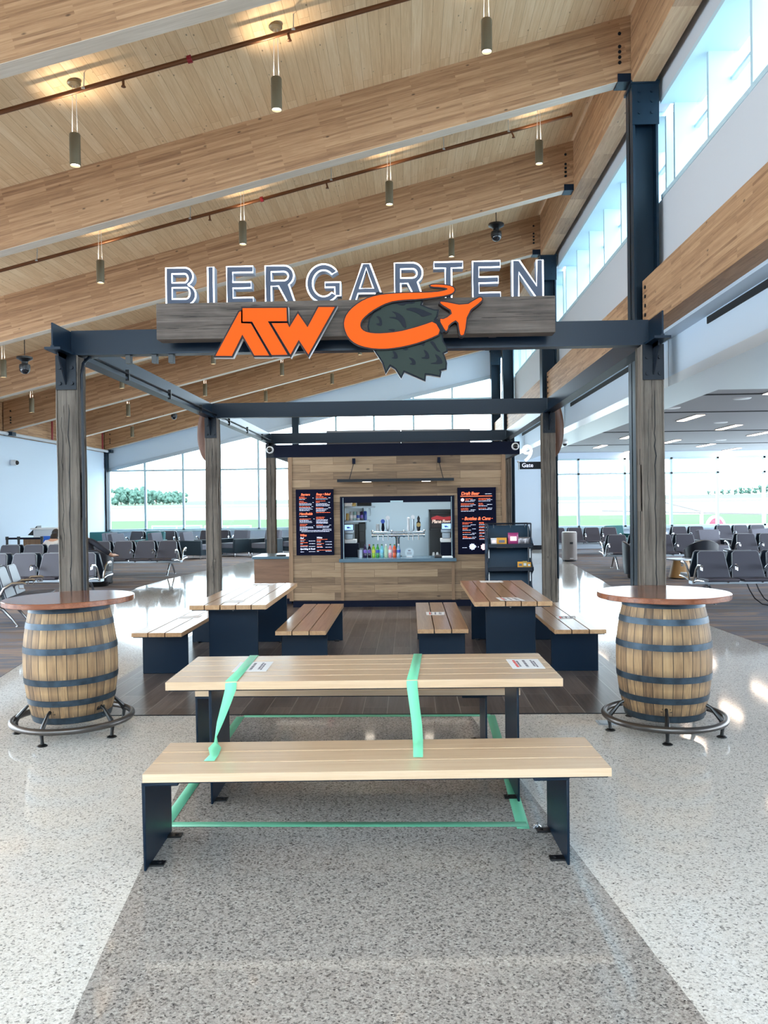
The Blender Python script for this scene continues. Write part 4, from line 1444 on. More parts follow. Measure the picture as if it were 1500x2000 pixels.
for x, h, mk, top, shp, lab in ((-0.335, 0.13, 'can_silver', None, 0, 'grey can shaped tap handle'), (-0.247, 0.205, 'navy', 'lab_blue', 1, 'navy tap handle with round blue badge'), (-0.162, 0.262, 'alu', 'lab_white', 1, 'tall silver tap handle with white round badge'),
                                (0.19, 0.24, 'offwhite', None, 2, 'white tapered tap handle'), (0.266, 0.27, 'alu', 'lab_white', 1, 'silver tap handle with white globe'), (0.362, 0.265, 'black', 'can_gold', 3, 'black tap handle with gold badge')):
    b = MB()
    if shp == 0:
        b.lathe([(0.02, 0.43), (0.03, 0.436), (0.03, 0.42 + h), (0.024, 0.43 + h)], (x, -0.06, 0), 12)
    elif shp == 3:
        b.lathe([(0.022, 0.43), (0.034, 0.5), (0.034, 0.58), (0.018, 0.6), (0.026, 0.65), (0.004, 0.43 + h)], (x, -0.06, 0), 12)
    else:
        b.lathe([(0.014, 0.43), (0.028, 0.48), (0.02, 0.55), (0.022, 0.42 + h), (0.012, 0.43 + h)], (x, -0.06, 0), 12)
    hnd = b.build('tap_handle', mk, tt)
    hnd['label'] = lab
    if top:
        b = MB()
        zz = 0.43 + (h - 0.03 if shp != 3 else 0.11)
        b.cyl((x, -0.105, zz), (x, -0.085, zz), 0.036, 16)
        b.build('badge', top, hnd)
# POS terminals
for x, lab in ((-1.04, 'lit point of sale terminal at the left of the serving window'), (0.63, 'lit point of sale terminal at the right of the serving window')):
    t = thing('sales_terminal', lab, 'terminal', (x, 13.85, CZ))
    b = MB(); b.obox((0, 0, 0.51), (0.175, 0.03, 0.125), (0.15, 0, 0)); b.build('terminal_body', 'black', t, bevel=0.006)
    b = MB(); b.obox((0, -0.0175, 0.508), (0.15, 0.004, 0.09), (0.15, 0, 0)); sc = b.build('screen', 'screen', t, smooth=False)
    b = MB(); b.cyl((-0.01, -0.021, 0.51), (-0.01, -0.0195, 0.51), 0.022, 14); b.obox((0.02, -0.0205, 0.50), (0.03, 0.002, 0.014), (0, 0.4, 0)); b.build('screen_icon', 'lab_blue', sc, smooth=False)
    b = MB(); b.box(-0.09, 0.09, -0.03, 0.08, 0.40, 0.455); b.box(-0.07, 0.07, 0.0, 0.06, 0.30, 0.40); b.build('stand', 'steelshelf', t, bevel=0.008)
    b = MB(); b.box(-0.1, 0.13, -0.05, 0.2, 0.235, 0.30); b.build('receipt_printer', 'offwhite', t, bevel=0.008)
    b = MB(); b.box(-0.1, 0.17, -0.05, 0.25, 0.0, 0.235); b.build('cash_drawer', 'navy', t, bevel=0.006)
for x0, x1, lab in ((-0.965, -0.90, 'black cup dispenser beside the left sales terminal'), (-0.895, -0.78, 'tall black brewer box left of the tap tower')):
    mb = MB(); mb.box(0, x1 - x0, -0.08, 0.08, 0, 0.42 if x0 < -0.9 else 0.45)
    mb.box(0.01, x1 - x0 - 0.01, -0.09, -0.08, 0.1, 0.3)
    tag(mb.build('dispenser', 'black', loc=(x0, 14.35, 0.94), bevel=0.005), lab, 'dispenser')
# round clear award
t = thing('glass_award', 'round clear acrylic award standing on the kiosk counter', 'award', (-0.006, 13.66, CZ))
b = MB(); b.cyl((0, -0.012, 0.078), (0, 0.012, 0.078), 0.075, 28); b.build('disc', M('clear_acrylic', (196, 214, 224), 0.05, spec=0.8, coat=0.6), t)
b = MB(); b.box(-0.05, 0.05, -0.025, 0.025, 0, 0.014); b.build('foot', 'offwhite', t, bevel=0.003)
b = MB(); b.box(-0.022, 0.022, -0.0135, -0.0125, 0.1, 0.118); bars_ = [b.box(-0.04, 0.04, -0.0135, -0.0125, z, z + 0.006) for z in (0.075, 0.06, 0.045)]; b.build('engraving', 'ink', t, smooth=False)
# cooler with the red ribbon poster
t = thing('drinks_cooler', 'dark glass-front drinks cooler with red and cream poster above its shelves', 'cooler', (0.62, 14.6, 0.12))
b = MB()
b.box(-0.26, 0.5, 0.06, 0.7, 0, 1.48); b.box(-0.26, -0.24, 0, 0.06, 0, 1.48); b.box(0.48, 0.5, 0, 0.06, 0, 1.48); b.box(-0.26, 0.5, 0, 0.06, 1.44, 1.48); b.box(-0.26, 0.5, 0, 0.06, 1.11, 1.13); b.box(-0.26, 0.5, 0, 0.06, 0, 0.1)
b.build('body', 'black', t, smooth=False)
b = MB(); b.box(-0.24, 0.48, 0.03, 0.05, 1.15, 1.39); po = b.build('poster', M('poster_black', (24, 14, 18), 0.5), t, smooth=False)
b = MB()
b.prism([(-0.23, 1.33), (-0.12, 1.37), (0.0, 1.34), (0.16, 1.36), (0.13, 1.29), (0.0, 1.28), (-0.12, 1.30), (-0.21, 1.28)], XZ, 0.024, 0.03); b.build('ribbon', M('poster_red', (150, 34, 40), 0.5), po, smooth=False)
b = MB()
vs, fs = text_mesh('Plane Beer', 0.088, shear=0.2, offset=0.002, align='CENTER', space=0.9)
b.add([(-0.045 + p[0], 0.022, 1.235 + p[1]) for p in vs], fs); b.build('poster_lettering', M('poster_cream', (232, 206, 190), 0.5), po, smooth=False)
for zz, mk in ((0.55, 'can_silver'), (0.28, 'cap_red')):
    b = MB()
    for xx in (-0.19, -0.12, -0.05, 0.02, 0.09):
        b.lathe([(0.026, 0), (0.026, 0.13), (0.018, 0.15), (0.018, 0.16)], (xx, 0.032, zz), 10)
    b.build('cans_inside', mk, t)
    b = MB(); b.box(-0.24, 0.48, 0.0, 0.06, zz - 0.015, zz); b.build('wire_shelf', 'steelshelf', t, smooth=False)
# card reader and tray on the counter
mb = MB(); mb.obox((0, 0, 0.02), (0.12, 0.14, 0.03), (0.15, 0, 0)); mb.box(-0.03, 0.03, 0.02, 0.05, 0, 0.04)
tag(mb.build('card_reader', 'black', loc=(0.47, 13.42, CZ), bevel=0.005), 'black card reader on the counter near the right terminal', 'card reader')
mb = MB(); mb.box(-0.09, 0.09, -0.06, 0.06, 0, 0.02); mb.box(-0.08, 0.08, -0.05, 0.05, 0.02, 0.028)
tag(mb.build('payment_tray', 'offwhite', loc=(0.62, 13.40, CZ), bevel=0.004), 'flat white tray on the counter by the card reader', 'tray')
mb = MB(); mb.lathe([(0.05, 0), (0.055, 0.13), (0.05, 0.13), (0.045, 0.01)], n=16)
tag(mb.build('clear_cup_stack', 'alu', loc=(-0.83, 13.7, CZ)), 'silver tumbler beside the purple soda bottle', 'cup')

# low side counter left of the kiosk
t = thing('side_counter', 'low wood-fronted side counter with slate top left of the kiosk', 'counter', (-2.36, 14.2, 0))
b = MB(); b.box(-0.33, 0.33, -0.3, 0.6, 0.1, 0.785); b.build('cabinet', 'laminate', t, smooth=False)
b = MB(); b.box(-0.36, 0.36, -0.34, 0.62, 0.785, 0.83); b.build('countertop', 'counter', t, bevel=0.006)
b = MB(); b.box(-0.31, 0.31, -0.27, 0.58, 0.004, 0.1); b.build('plinth', 'navy', t, smooth=False)
b = MB(); b.lathe([(0.085, 0), (0.09, 0.004), (0.08, 0.02), (0.02, 0.026), (0.001, 0.026)], n=18)
tag(b.build('round_tray', 'black', loc=(-2.24, 14.05, 0.83)), 'small black round tray on the side counter', 'tray')

# snack rack
RX, RY = 1.545, 12.75
t = thing('snack_rack', 'blue black metal snack rack with angled bins right of the kiosk window', 'rack', (RX, RY, 0))
b = MB()
for x in (-0.335, 0.335):
    for y in (-0.16, 0.2):
        b.cyl((x, y, 0.008), (x, y, 1.385 if y < 0 else 1.375), 0.012, 8)
    b.cyl((x, -0.16, 1.375), (x, 0.2, 1.375), 0.01, 8)
    b.cyl((x, -0.16, 0.06), (x, 0.2, 0.06), 0.01, 8)
b.cyl((-0.335, -0.16, 1.38), (0.335, -0.16, 1.38), 0.012, 8)
b.cyl((-0.335, 0.2, 1.375), (0.335, 0.2, 1.375), 0.012, 8)
for x in (-0.24, 0.02, 0.24):
    b.cyl((x, -0.155, 1.32), (x, -0.155, 1.38), 0.008, 6)
b.build('tube_frame', 'rackdk', t)
for k, z in enumerate((1.05, 0.69, 0.33)):
    b = MB()
    b.add([(-0.32, 0.12, z + 0.30), (0.32, 0.12, z + 0.30), (0.32, 0.05, z), (-0.32, 0.05, z)], [(0, 1, 2, 3)])
    b.box(-0.32, 0.32, 0.12, 0.132, z - 0.05, z + 0.30)
    b.box(-0.34, 0.34, -0.30, 0.12, z - 0.012, z)
    b.build('bin', 'rack', t, smooth=False)
    b = MB()
    b.box(-0.35, 0.35, -0.32, -0.30, z - 0.03, z + 0.025)
    b.build('bin_lip', 'rackdk', t, smooth=False)
    for x in (-0.345, 0.335):
        b = MB()
        b.prism([(-0.32, z + 0.02), (0.12, z + 0.28), (0.12, z - 0.16), (-0.10, z - 0.13), (-0.32, z - 0.03)], YZ, x, x + 0.01)
        b.build('bin_cheek', 'rack', t, smooth=False)
    b = MB()
    for x in (-0.325, 0.31):
        b.box(x, x + 0.015, -0.17, -0.15, z - 0.2, z - 0.06)
    b.build('bin_clip', 'offwhite', t, smooth=False)


def pack(x, z, w, h, d, mk, name, lab, cat, mark=None, puff=False, tilt=0.0):
    t = thing(name, lab, cat, (RX + x, RY - 0.16, z))
    b = MB()
    if puff:
        n = 8
        vs = []
        for i in range(n + 1):
            for j in range(n + 1):
                u, v = i / n * 2 - 1, j / n * 2 - 1
                bul = (1 - u * u) ** 0.5 * (1 - v ** 4) ** 0.5 * d / 2
                vs.append((u * w / 2, -bul, h / 2 + v * h / 2))
        k = len(vs)
        vs += [(p[0], -p[1], p[2]) for p in vs]
        fs = []
        for i in range(n):
            for j in range(n):
                q = (i * (n + 1) + j, (i + 1) * (n + 1) + j, (i + 1) * (n + 1) + j + 1, i * (n + 1) + j + 1)
                fs += [q, tuple(a + k for a in reversed(q))]
        b.add(vs, fs)
        b.build('bag', mk, t, rot=(-tilt, 0, 0))
    else:
        b.box(-w / 2, w / 2, -d / 2, d / 2, 0, h)
        b.build('packet', mk, t, bevel=0.003, rot=(-tilt, 0, 0))
    if mark:
        b = MB()
        b.box(-w * 0.3, w * 0.3, -d / 2 - 0.002, -d / 2, h * 0.35, h * 0.7)
        b.build('print', mark, t, rot=(-tilt, 0, 0), smooth=False)


pack(-0.24, 1.05, 0.09, 0.11, 0.06, 'paper', 'snack_carton', 'white and pink carton at the left of the top rack bin', 'carton', 'mpink')
pack(-0.12, 1.05, 0.15, 0.115, 0.09, 'yellow', 'snack_carton', 'yellow display carton on the top rack bin', 'carton', 'ink')
pack(0.06, 1.05, 0.16, 0.19, 0.06, 'magenta', 'snack_bag', 'magenta snack bag standing on the top rack bin', 'snack bag', 'mpink', True)
pack(0.185, 1.05, 0.11, 0.12, 0.05, 'silver', 'snack_bag', 'silver snack bag beside the magenta bag', 'snack bag', None, True)
pack(0.275, 1.05, 0.10, 0.12, 0.05, 'silver', 'snack_bag', 'silver snack bag at the right end of the top rack bin', 'snack bag', None, True)
pack(0.165, 0.69, 0.08, 0.10, 0.05, 'yellow', 'snack_carton', 'yellow snack packet at the left of the lower rack bin group', 'carton', 'ink')
pack(0.235, 0.69, 0.07, 0.11, 0.05, 'can_gold', 'snack_carton', 'middle gold packet of three on the lower rack bin', 'carton', 'offwhite')
pack(0.30, 0.69, 0.06, 0.09, 0.05, 'yellow', 'snack_carton', 'yellow snack packet at the right end of the lower rack bin', 'carton', 'offwhite')

# ------------------------------------------------------------------ picnic tables and benches
def slab_set(root, n, L, W, z0, z1, mat, name, gap=0.011, x0=None):
    w = (W - gap * (n - 1)) / n
    for i in range(n):
        y0 = -W / 2 + i * (w + gap)
        mb = MB()
        mb.box(-L / 2, L / 2, -w / 2, w / 2, z0, z1)
        mb.build(name, mat, root, loc=(0, y0 + w / 2, 0), bevel=0.0012, )


def end_plate(root, x, W, z1, s, tabs=True):
    """bent steel plate leg; s = +1 when its tabs point to +x"""
    mb = MB()
    mb.box(x - 0.006, x + 0.006, -W / 2, W / 2, 0, z1 - 0.009)
    mb.box(x - 0.006 if s > 0 else x - 0.16, x + 0.16 if s > 0 else x + 0.006, -W / 2, W / 2, z1 - 0.022, z1 - 0.009)
    leg = mb.build('leg', 'steel', root, bevel=0.004)
    if tabs:
        for y in (-W / 2 + 0.07, W / 2 - 0.07):
            tb = MB()
            tb.box(x, x + s * 0.075, y - 0.025, y + 0.025, 0, 0.01)
            tb.cyl((x + s * 0.05, y, 0.01), (x + s * 0.05, y, 0.016), 0.009, 8)
            tb.build('floor_tab', 'black', leg, smooth=False)


def bench(label, loc, rz, il, ir, mat, L=2.185, W=0.50, group=None, name='bench'):
    t = thing(name, label, 'bench', loc, rz, group)
    slab_set(t, 3, L, W, 0.42, 0.46, mat, 'seat_plank')
    end_plate(t, -L / 2 + il + 0.006, W - 0.03, 0.42, 1)
    end_plate(t, L / 2 - ir - 0.006, W - 0.03, 0.42, -1)
    mb = MB()
    mb.box(-L / 2 + 0.012, L / 2 - 0.012, -W / 2 + 0.015, W / 2 - 0.015, 0.411, 0.4205)
    mb.build('seat_plate', 'steel', t, smooth=False)
    return t


def table(label, loc, rz, il, ir, mat, L=2.2, W=0.76):
    t = thing('picnic_table', label, 'table', loc, rz)
    slab_set(t, 5, L, W, 0.685, 0.73, mat, 'tabletop_plank', gap=0.011)
    end_plate(t, -L / 2 + il, 0.50, 0.685, 1)
    end_plate(t, L / 2 - ir, 0.50, 0.685, -1)
    mb = MB()
    for y in (-0.2, 0.2):
        mb.box(-L / 2 + il + 0.16, L / 2 - ir - 0.16, y - 0.025, y + 0.025, 0.655, 0.685)
    mb.box(-L / 2 + 0.012, L / 2 - 0.012, -W / 2 + 0.02, W / 2 - 0.02, 0.676, 0.6855)
    mb.build('table_rail', 'steel', t, smooth=False)
    mb = MB()
    mb.cyl((-L / 2 + il - 0.012, 0, 0.655), (-L / 2 + il, 0, 0.655), 0.013, 10)
    mb.build('bolt', 'chrome', t)
    return t


bench('pale maple bench with green tape ends, nearest bench in front of the taped table', (-0.172, 4.0, 0), 0.035, -0.005, 0.195, 'maple')
table('pale maple picnic table wrapped with two strips of green tape', (-0.271, 4.836, 0), 0.021, 0.22, 0.23, 'maple')
bench('pale maple bench behind the taped table', (-0.367, 5.655, 0), -0.003, 0.0, 0.22, 'maple')
H = PI / 2
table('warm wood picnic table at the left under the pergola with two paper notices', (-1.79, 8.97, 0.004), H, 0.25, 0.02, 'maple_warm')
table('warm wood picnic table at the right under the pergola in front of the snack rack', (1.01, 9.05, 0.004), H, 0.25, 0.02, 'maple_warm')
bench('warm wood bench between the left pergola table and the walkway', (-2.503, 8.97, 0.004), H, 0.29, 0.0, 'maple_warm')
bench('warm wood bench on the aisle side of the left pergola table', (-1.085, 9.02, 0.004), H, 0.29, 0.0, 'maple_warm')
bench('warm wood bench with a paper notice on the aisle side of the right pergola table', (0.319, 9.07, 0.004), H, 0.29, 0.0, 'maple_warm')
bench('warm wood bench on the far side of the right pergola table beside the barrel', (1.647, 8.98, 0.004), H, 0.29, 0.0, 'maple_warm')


def notice(pts, z, label, ink=True, rot_text=False):
    """a printed sheet lying on wood; pts = four corners, near-left, near-right, far-right, far-left"""
    c = [sum(p[i] for p in pts) / 4 for i in (0, 1)]
    t = thing('paper_notice', label, 'notice', (c[0], c[1], z), group=None)
    q = [Vector((p[0] - c[0], p[1] - c[1])) for p in pts]
    mb = MB()
    mb.prism([tuple(p) for p in q], XY, 0.0005, 0.0016)
    mb.build('sheet', 'paper', t, smooth=False)
    if ink:
        P = lambda u, v: (q[0] * (1 - u) + q[1] * u) * (1 - v) + (q[3] * (1 - u) + q[2] * u) * v
        for k, (u0, u1, mk) in enumerate(((0.16, 0.24, 'inkred'), (0.26, 0.32, 'ink'), (0.46, 0.54, 'ink'), (0.70, 0.76, 'ink'), (0.78, 0.83, 'ink'))):
            mb = MB()
            v = 0.15 + 0.05 * (k % 2)
            while v < 0.82:
                dv = 0.05 + 0.05 * ((k * 7 + int(v * 30)) % 3)
                mb.prism([tuple(P(u0, v)), tuple(P(u1, v)), tuple(P(u1, min(.88, v + dv))), tuple(P(u0, min(.88, v + dv)))], XY, 0.0016, 0.0020)
                v += dv + 0.03
            mb.build('print', mk, t, smooth=False)


notice([(-1.052, 4.70), (-0.85, 4.71), (-0.855, 5.0), (-1.06, 4.99)], 0.7302, 'white printed notice under the left green tape on the front table')
notice([(0.595, 4.745), (0.785, 4.745), (0.785, 5.03), (0.588, 5.03)], 0.7302, 'white printed notice with red line at the right end of the front table')
notice([(-1.90, 8.06), (-1.69, 8.06), (-1.685, 8.29), (-1.875, 8.32)], 0.7342, 'paper notice at the near end of the left pergola table', ink=False)
notice([(-1.93, 9.80), (-1.68, 9.80), (-1.67, 10.03), (-1.94, 10.02)], 0.7342, 'paper notice at the far end of the left pergola table', ink=False)
notice([(0.896, 8.04), (1.135, 8.02), (1.09, 8.29), (0.873, 8.30)], 0.7342, 'paper notice at the near end of the right pergola table')
notice([(0.865, 9.90), (1.14, 9.90), (1.14, 10.10), (0.865, 10.12)], 0.7342, 'paper notice at the far end of the right pergola table', ink=False)
notice([(0.179, 9.01), (0.377, 9.00), (0.389, 9.25), (0.178, 9.26)], 0.4642, 'paper notice on the bench beside the aisle right of centre')
notice([(1.56, 8.62), (1.76, 8.64), (1.79, 8.84), (1.57, 8.82)], 0.4642, 'paper notice on the bench nearest the right barrel')
notice([(-2.60, 8.9), (-2.36, 8.92), (-2.37, 9.14), (-2.60, 9.12)], 0.4642, 'paper notice on the bench nearest the left barrel', ink=False)


def ribbon(name, secs, mat, label, cat='tape'):
    """thin strip through pairs of edge points"""
    mb = MB()
    n = len(secs)
    vs = [p for s in secs for p in s]
    fs = [(2 * i, 2 * i + 1, 2 * i + 3, 2 * i + 2) for i in range(n - 1)]
    mb.add(vs, fs)
    o = mb.build(name, mat)
    md = o.modifiers.new('thickness', 'SOLIDIFY')
    md.thickness = 0.0006
    md.offset = 1
    return tag(o, label, cat)


zt, zb = 0.7325, 0.4625
s = [((-1.06, 5.215, 0.70), (-0.95, 5.217, 0.70)), ((-1.045, 5.214, zt), (-0.99, 5.216, zt)), ((-1.03, 4.75, zt), (-0.972, 4.75, zt)), ((-1.03, 4.447, zt), (-0.965, 4.448, zt)),
     ((-1.03, 4.441, 0.725), (-0.966, 4.441, 0.725)), ((-1.03, 4.435, 0.69), (-0.967, 4.435, 0.69)), ((-1.035, 4.36, 0.62), (-0.985, 4.36, 0.62)), ((-1.04, 4.28, 0.55), (-1.005, 4.28, 0.55)),
     ((-1.035, 4.22, 0.50), (-1.022, 4.20, 0.495)), ((-1.03, 4.17, 0.475), (-1.005, 4.16, 0.468)), ((-1.04, 4.09, 0.468), (-0.975, 4.10, 0.466)), ((-1.01, 4.0, zb), (-0.965, 4.0, zb)), ((-1.015, 3.90, zb), (-0.963, 3.90, zb))]
ribbon('tape_strip', s, 'tape', 'pale green tape strip across the left of the front table, twisted down to the bench')
s = [((0.02, 5.235, 0.70), (0.075, 5.235, 0.70)), ((0.018, 5.228, zt), (0.072, 5.229, zt)), ((-0.005, 4.8, zt), (0.052, 4.8, zt)), ((-0.025, 4.468, zt), (0.035, 4.469, zt)),
     ((-0.026, 4.461, 0.725), (0.034, 4.462, 0.725)), ((-0.025, 4.455, 0.69), (0.035, 4.455, 0.69)), ((-0.01, 4.36, 0.60), (0.045, 4.36, 0.60)), ((0.0, 4.28, 0.53), (0.055, 4.28, 0.53)),
     ((0.004, 4.21, 0.475), (0.058, 4.21, 0.475)), ((0.005, 4.17, zb), (0.057, 4.17, zb)), ((0.006, 3.95, zb), (0.053, 3.95, zb))]
ribbon('tape_strip', s, 'tape', 'pale green tape strip across the middle of the front table down to the bench')
zf = 0.0025
for P, lab in (([(-1.325, 4.25), (-1.38, 6.48)], 'left strip of green floor tape under the front table'), ([(0.575, 4.22), (0.635, 6.50)], 'right strip of green floor tape under the front table'),
               ([(-1.34, 4.275), (0.60, 4.275)], 'near strip of green floor tape under the front bench'), ([(-1.36, 6.49), (0.63, 6.49)], 'far strip of green floor tape along the wood-look floor edge')):
    (x0, y0), (x1, y1) = P
    d = Vector((x1 - x0, y1 - y0)).normalized() * 0.033
    nx, ny = -d.y, d.x
    zz = zf + (0.001 if abs(d.x) > abs(d.y) else 0)
    if lab.startswith('far'):
        zz = zf + 0.0005
    ribbon('floor_tape', [((x0 + nx, y0 + ny, zz), (x0 - nx, y0 - ny, zz)), ((x1 + nx, y1 + ny, zz), (x1 - nx, y1 - ny, zz))], 'tapefloor', lab)
mb = MB()
rr = random.Random(4)
for k in range(5):
    mb.obox((rr.uniform(-.02, .02), rr.uniform(-.012, .012), 0.008), (0.02, 0.012, 0.006), (rr.uniform(-1, 1), rr.uniform(-1, 1), rr.uniform(0, 3)))
tag(mb.build('foil_scrap', 'chrome', loc=(0.645, 4.235, 0.0), smooth=False), 'small crumpled foil scrap by the corner of the floor tape', 'scrap')

# ------------------------------------------------------------------ barrel tables
def barrel_table(loc, label, a0, tilt=0.0):
    t = thing('barrel_table', label, 'table', loc)
    rt = (0, tilt, 0)
    z0, z1 = 0.118, 0.985
    mb = MB()
    prof = [(0.001, z0 + 0.03), (0.255, z0 + 0.03), (0.262, z0)]
    for i in range(17):
        u = i / 16
        prof.append((0.278 + 0.063 * (1 - (2 * u - 1) ** 2), z0 + (z1 - z0) * u))
    prof += [(0.262, z1), (0.255, z1 - 0.03), (0.001, z1 - 0.03)]
    mb.lathe(prof, n=60)
    mb.build('barrel', 'barrel', t, rot=rt)
    R = lambda z: 0.278 + 0.063 * (1 - (2 * (z - z0) / (z1 - z0) - 1) ** 2)
    for z, w in ((0.145, 0.048), (0.278, 0.044), (0.431, 0.046), (0.66, 0.046), (0.839, 0.044), (0.957, 0.048)):
        mb = MB()
        a, b = z - w / 2, z + w / 2
        mb.lathe([(R(a) + 0.0005, a), (R(a) + 0.0035, a), (R(z) + 0.0035, z), (R(b) + 0.0035, b), (R(b) + 0.0005, b)], n=60)
        for k in (0, 1):
            an = a0 + 0.9 + z * 3 + k * 0.09
            rr_ = R(z) + 0.003
            mb.ball((rr_ * math.cos(an), rr_ * math.sin(an), z), 0.006, 8)
        mb.build('hoop', 'hoop', t, rot=rt)
    mb = MB()
    mb.lathe([(0.001, 0.986), (0.473, 0.986), (0.477, 0.990), (0.477, 1.022), (0.473, 1.026), (0.001, 1.026)], n=72)
    mb.build('tabletop', 'walnut', t, rot=rt)
    mb = MB()
    mb.tube([(0.43 * math.cos(2 * PI * k / 64), 0.43 * math.sin(2 * PI * k / 64), 0.107) for k in range(64)], 0.0235, 14, closed=True)
    mb.build('foot_rail', 'rail', t)
    for k in range(5):
        a = a0 + 2 * PI * k / 5
        mb = MB()
        mb.tube([(0.292, 0, 0.222), (0.33, 0, 0.205), (0.365, 0, 0.165), (0.40, 0, 0.125), (0.415, 0, 0.085), (0.408, 0, 0.045), (0.405, 0, 0.012)], [0.014, 0.011, 0.015, 0.018, 0.015, 0.012, 0.014], 8)
        mb.lathe([(0.036, 0), (0.036, 0.006), (0.022, 0.014), (0.012, 0.016)], (0.405, 0, 0), 14)
        mb.obox((0.292, 0, 0.222), (0.012, 0.075, 0.05))
        for sy in (-0.026, 0.026):
            mb.ball((0.299, sy, 0.222), 0.006, 8)
        mb.build('rail_bracket', 'black', t, rot=(0, 0, a))
    return t


barrel_table((-2.59, 6.10, 0), 'oak barrel bar table with round red-brown top by the left front post', math.radians(-98), -0.014)
barrel_table((1.88, 6.08, 0), 'oak barrel bar table with round red-brown top by the right front post', math.radians(-104))
mb = MB()
mb.box(-0.075, 0.075, -0.06, 0.06, 0.001, 0.006)
mb.box(-0.06, 0.06, -0.045, 0.045, 0.006, 0.0075)
tag(mb.build('floor_box_cover', 'alu', loc=(1.50, 6.26, 0), smooth=False), 'flat metal floor box cover beside the right barrel table', 'floor box')

# ------------------------------------------------------------------ pendant lights
def light(name, kind, parent, loc, rot, energy, color, **kw):
    l = bpy.data.lights.new(name, kind)
    l.energy = energy
    l.color = color
    for k, v in kw.items():
        setattr(l, k, v)
    o = bpy.data.objects.new(name, l)
    COL.objects.link(o)
    o.parent = parent
    o.location = loc
    o.rotation_euler = rot
    return o


def pendant():
    t = thing('pendant_light', '', 'pendant light', (0, 0, 0), group='cylinder pendants hung between the roof beams')
    mb = MB()
    mb.lathe([(0.001, 0.0), (0.075, 0.0), (0.075, -0.03), (0.06, -0.045), (0.001, -0.045)], n=24)
    mb.build('canopy', 'bronze', t)
    mb = MB()
    for x in (-0.03, 0.03):
        mb.cyl((x, 0, -0.59), (x * 0.6, 0, -0.03), 0.0035, 5)
    mb.build('cable', 'offwhite', t)
    mb = MB()
    mb.lathe([(0.028, -0.585), (0.055, -0.585), (0.06, -0.60), (0.06, -0.94), (0.054, -0.94), (0.052, -0.915)], n=24)
    b = mb.build('shade', 'bronze', t)
    mb = MB()
    mb.lathe([(0.001, -0.918), (0.052, -0.918)], n=20)
    mb.build('lens', 'lamp', b)
    light('pendant_down', 'SPOT', t, (0, 0, -0.945), (0, 0, 0), PENDANT_W, (1.0, 0.86, 0.68), spot_size=1.3, spot_blend=0.6, shadow_soft_size=0.04)
    light('pendant_up', 'SPOT', t, (0, 0, -0.57), (PI, 0, 0), PENDANT_UP, (1.0, 0.80, 0.58), spot_size=1.9, spot_blend=0.8, shadow_soft_size=0.03)
    return t


pen = None
ORD = ['first', 'second', 'third', 'fourth', 'fifth', 'sixth']
BAY = ['nearest', 'second', 'third', 'fourth', 'fifth', 'farthest']
ROWS = [[0.916, -1.416, -3.69], [2.083, -0.25, -2.56, -4.83], [0.916, -8.28], [-4.83, -7.14, -9.44], [-3.69, -5.98, -8.28, -1.39], [-2.56, -4.83, -9.44]]
for r, xs in enumerate(ROWS):
    xs = sorted(xs, reverse=True)
    for k, x in enumerate(xs):
        y = 8.985 + 3.689 * r
        lab = 'bronze cylinder pendant, %s from the clerestory wall in the %s roof bay' % (ORD[k], BAY[r])
        if pen is None:
            pen = pendant()
            q = pen
        else:
            q = dup(pen)
        q.location = (x, y, ZT(x))
        q['label'] = lab

# ------------------------------------------------------------------ sprinkler pipes
def pipe(y, x0, x1, drop, hangers, heads, coup, label):
    t = thing('sprinkler_pipe', label, 'pipe', (x1, y, ZT(x1)))
    P = lambda x, d: (x - x1, 0, ZT(x) - ZT(x1) - d)
    mb = MB()
    mb.tube([P(x0, drop), P(x1, drop)], 0.027, 10)
    mb.cyl(P(x1, drop), (0.03, 0, -drop + 0.01), 0.033, 10)
    mb.build('pipe', 'copper', t)
    for x in hangers:
        mb = MB()
        p = P(x, drop)
        mb.tube([(p[0], 0.02, p[2] + drop), (p[0], 0, p[2] + 0.03)], 0.006, 6)
        mb.lathe([(0.031, -0.012), (0.034, 0.0), (0.031, 0.012)], p, 12)
        mb.build('hanger', 'alu', t)
    for x in heads:
        mb = MB()
        p = P(x, drop)
        mb.cyl((p[0], 0, p[2] - 0.02), (p[0] + 0.02, -0.05, p[2] - 0.1), 0.014, 8)
        mb.lathe([(0.02, -0.13), (0.028, -0.125), (0.012, -0.10)], (p[0] + 0.02, -0.05, p[2]), 10)
        mb.build('sprinkler_head', 'copper', t)
    for x in coup:
        mb = MB()
        p = P(x, drop)
        mb.tube([P(x - 0.025, drop), P(x + 0.025, drop)], 0.042, 10)
        mb.box(p[0] - 0.012, p[0] + 0.012, -0.055, 0.055, p[2] - 0.012, p[2] + 0.012)
        mb.build('coupling', 'red', t)


pipe(8.86, -9.0, 2.62, 0.19, (-5.9, -3.53, -1.2, 0.9), (-3.09, -1.26, 0.6), (-2.35,), 'copper coloured sprinkler pipe in the nearest roof bay')
pipe(12.95, -10.0, 2.62, 0.20, (-5.97, -3.46, -1.18, 0.62, 1.65), (-6.9, -3.15, -1.26, 1.7), (-2.3,), 'copper coloured sprinkler pipe in the second roof bay')
t = thing('wall_pipe', 'pale pipe with red riser running along the top of the left wall', 'pipe', (XL + 0.1, 15.5, ZB(XL) - 0.05))
mb = MB(); mb.cyl((0, 0, 0), (0, 13.8, 0), 0.05, 10); mb.build('pipe', 'wallgrey', t)
for y in (9.2, 13.3):
    mb = MB()
    mb.cyl((0.0, y, 0.0), (0.0, y, 0.62), 0.03, 8)
    mb.build('riser', 'red', t)


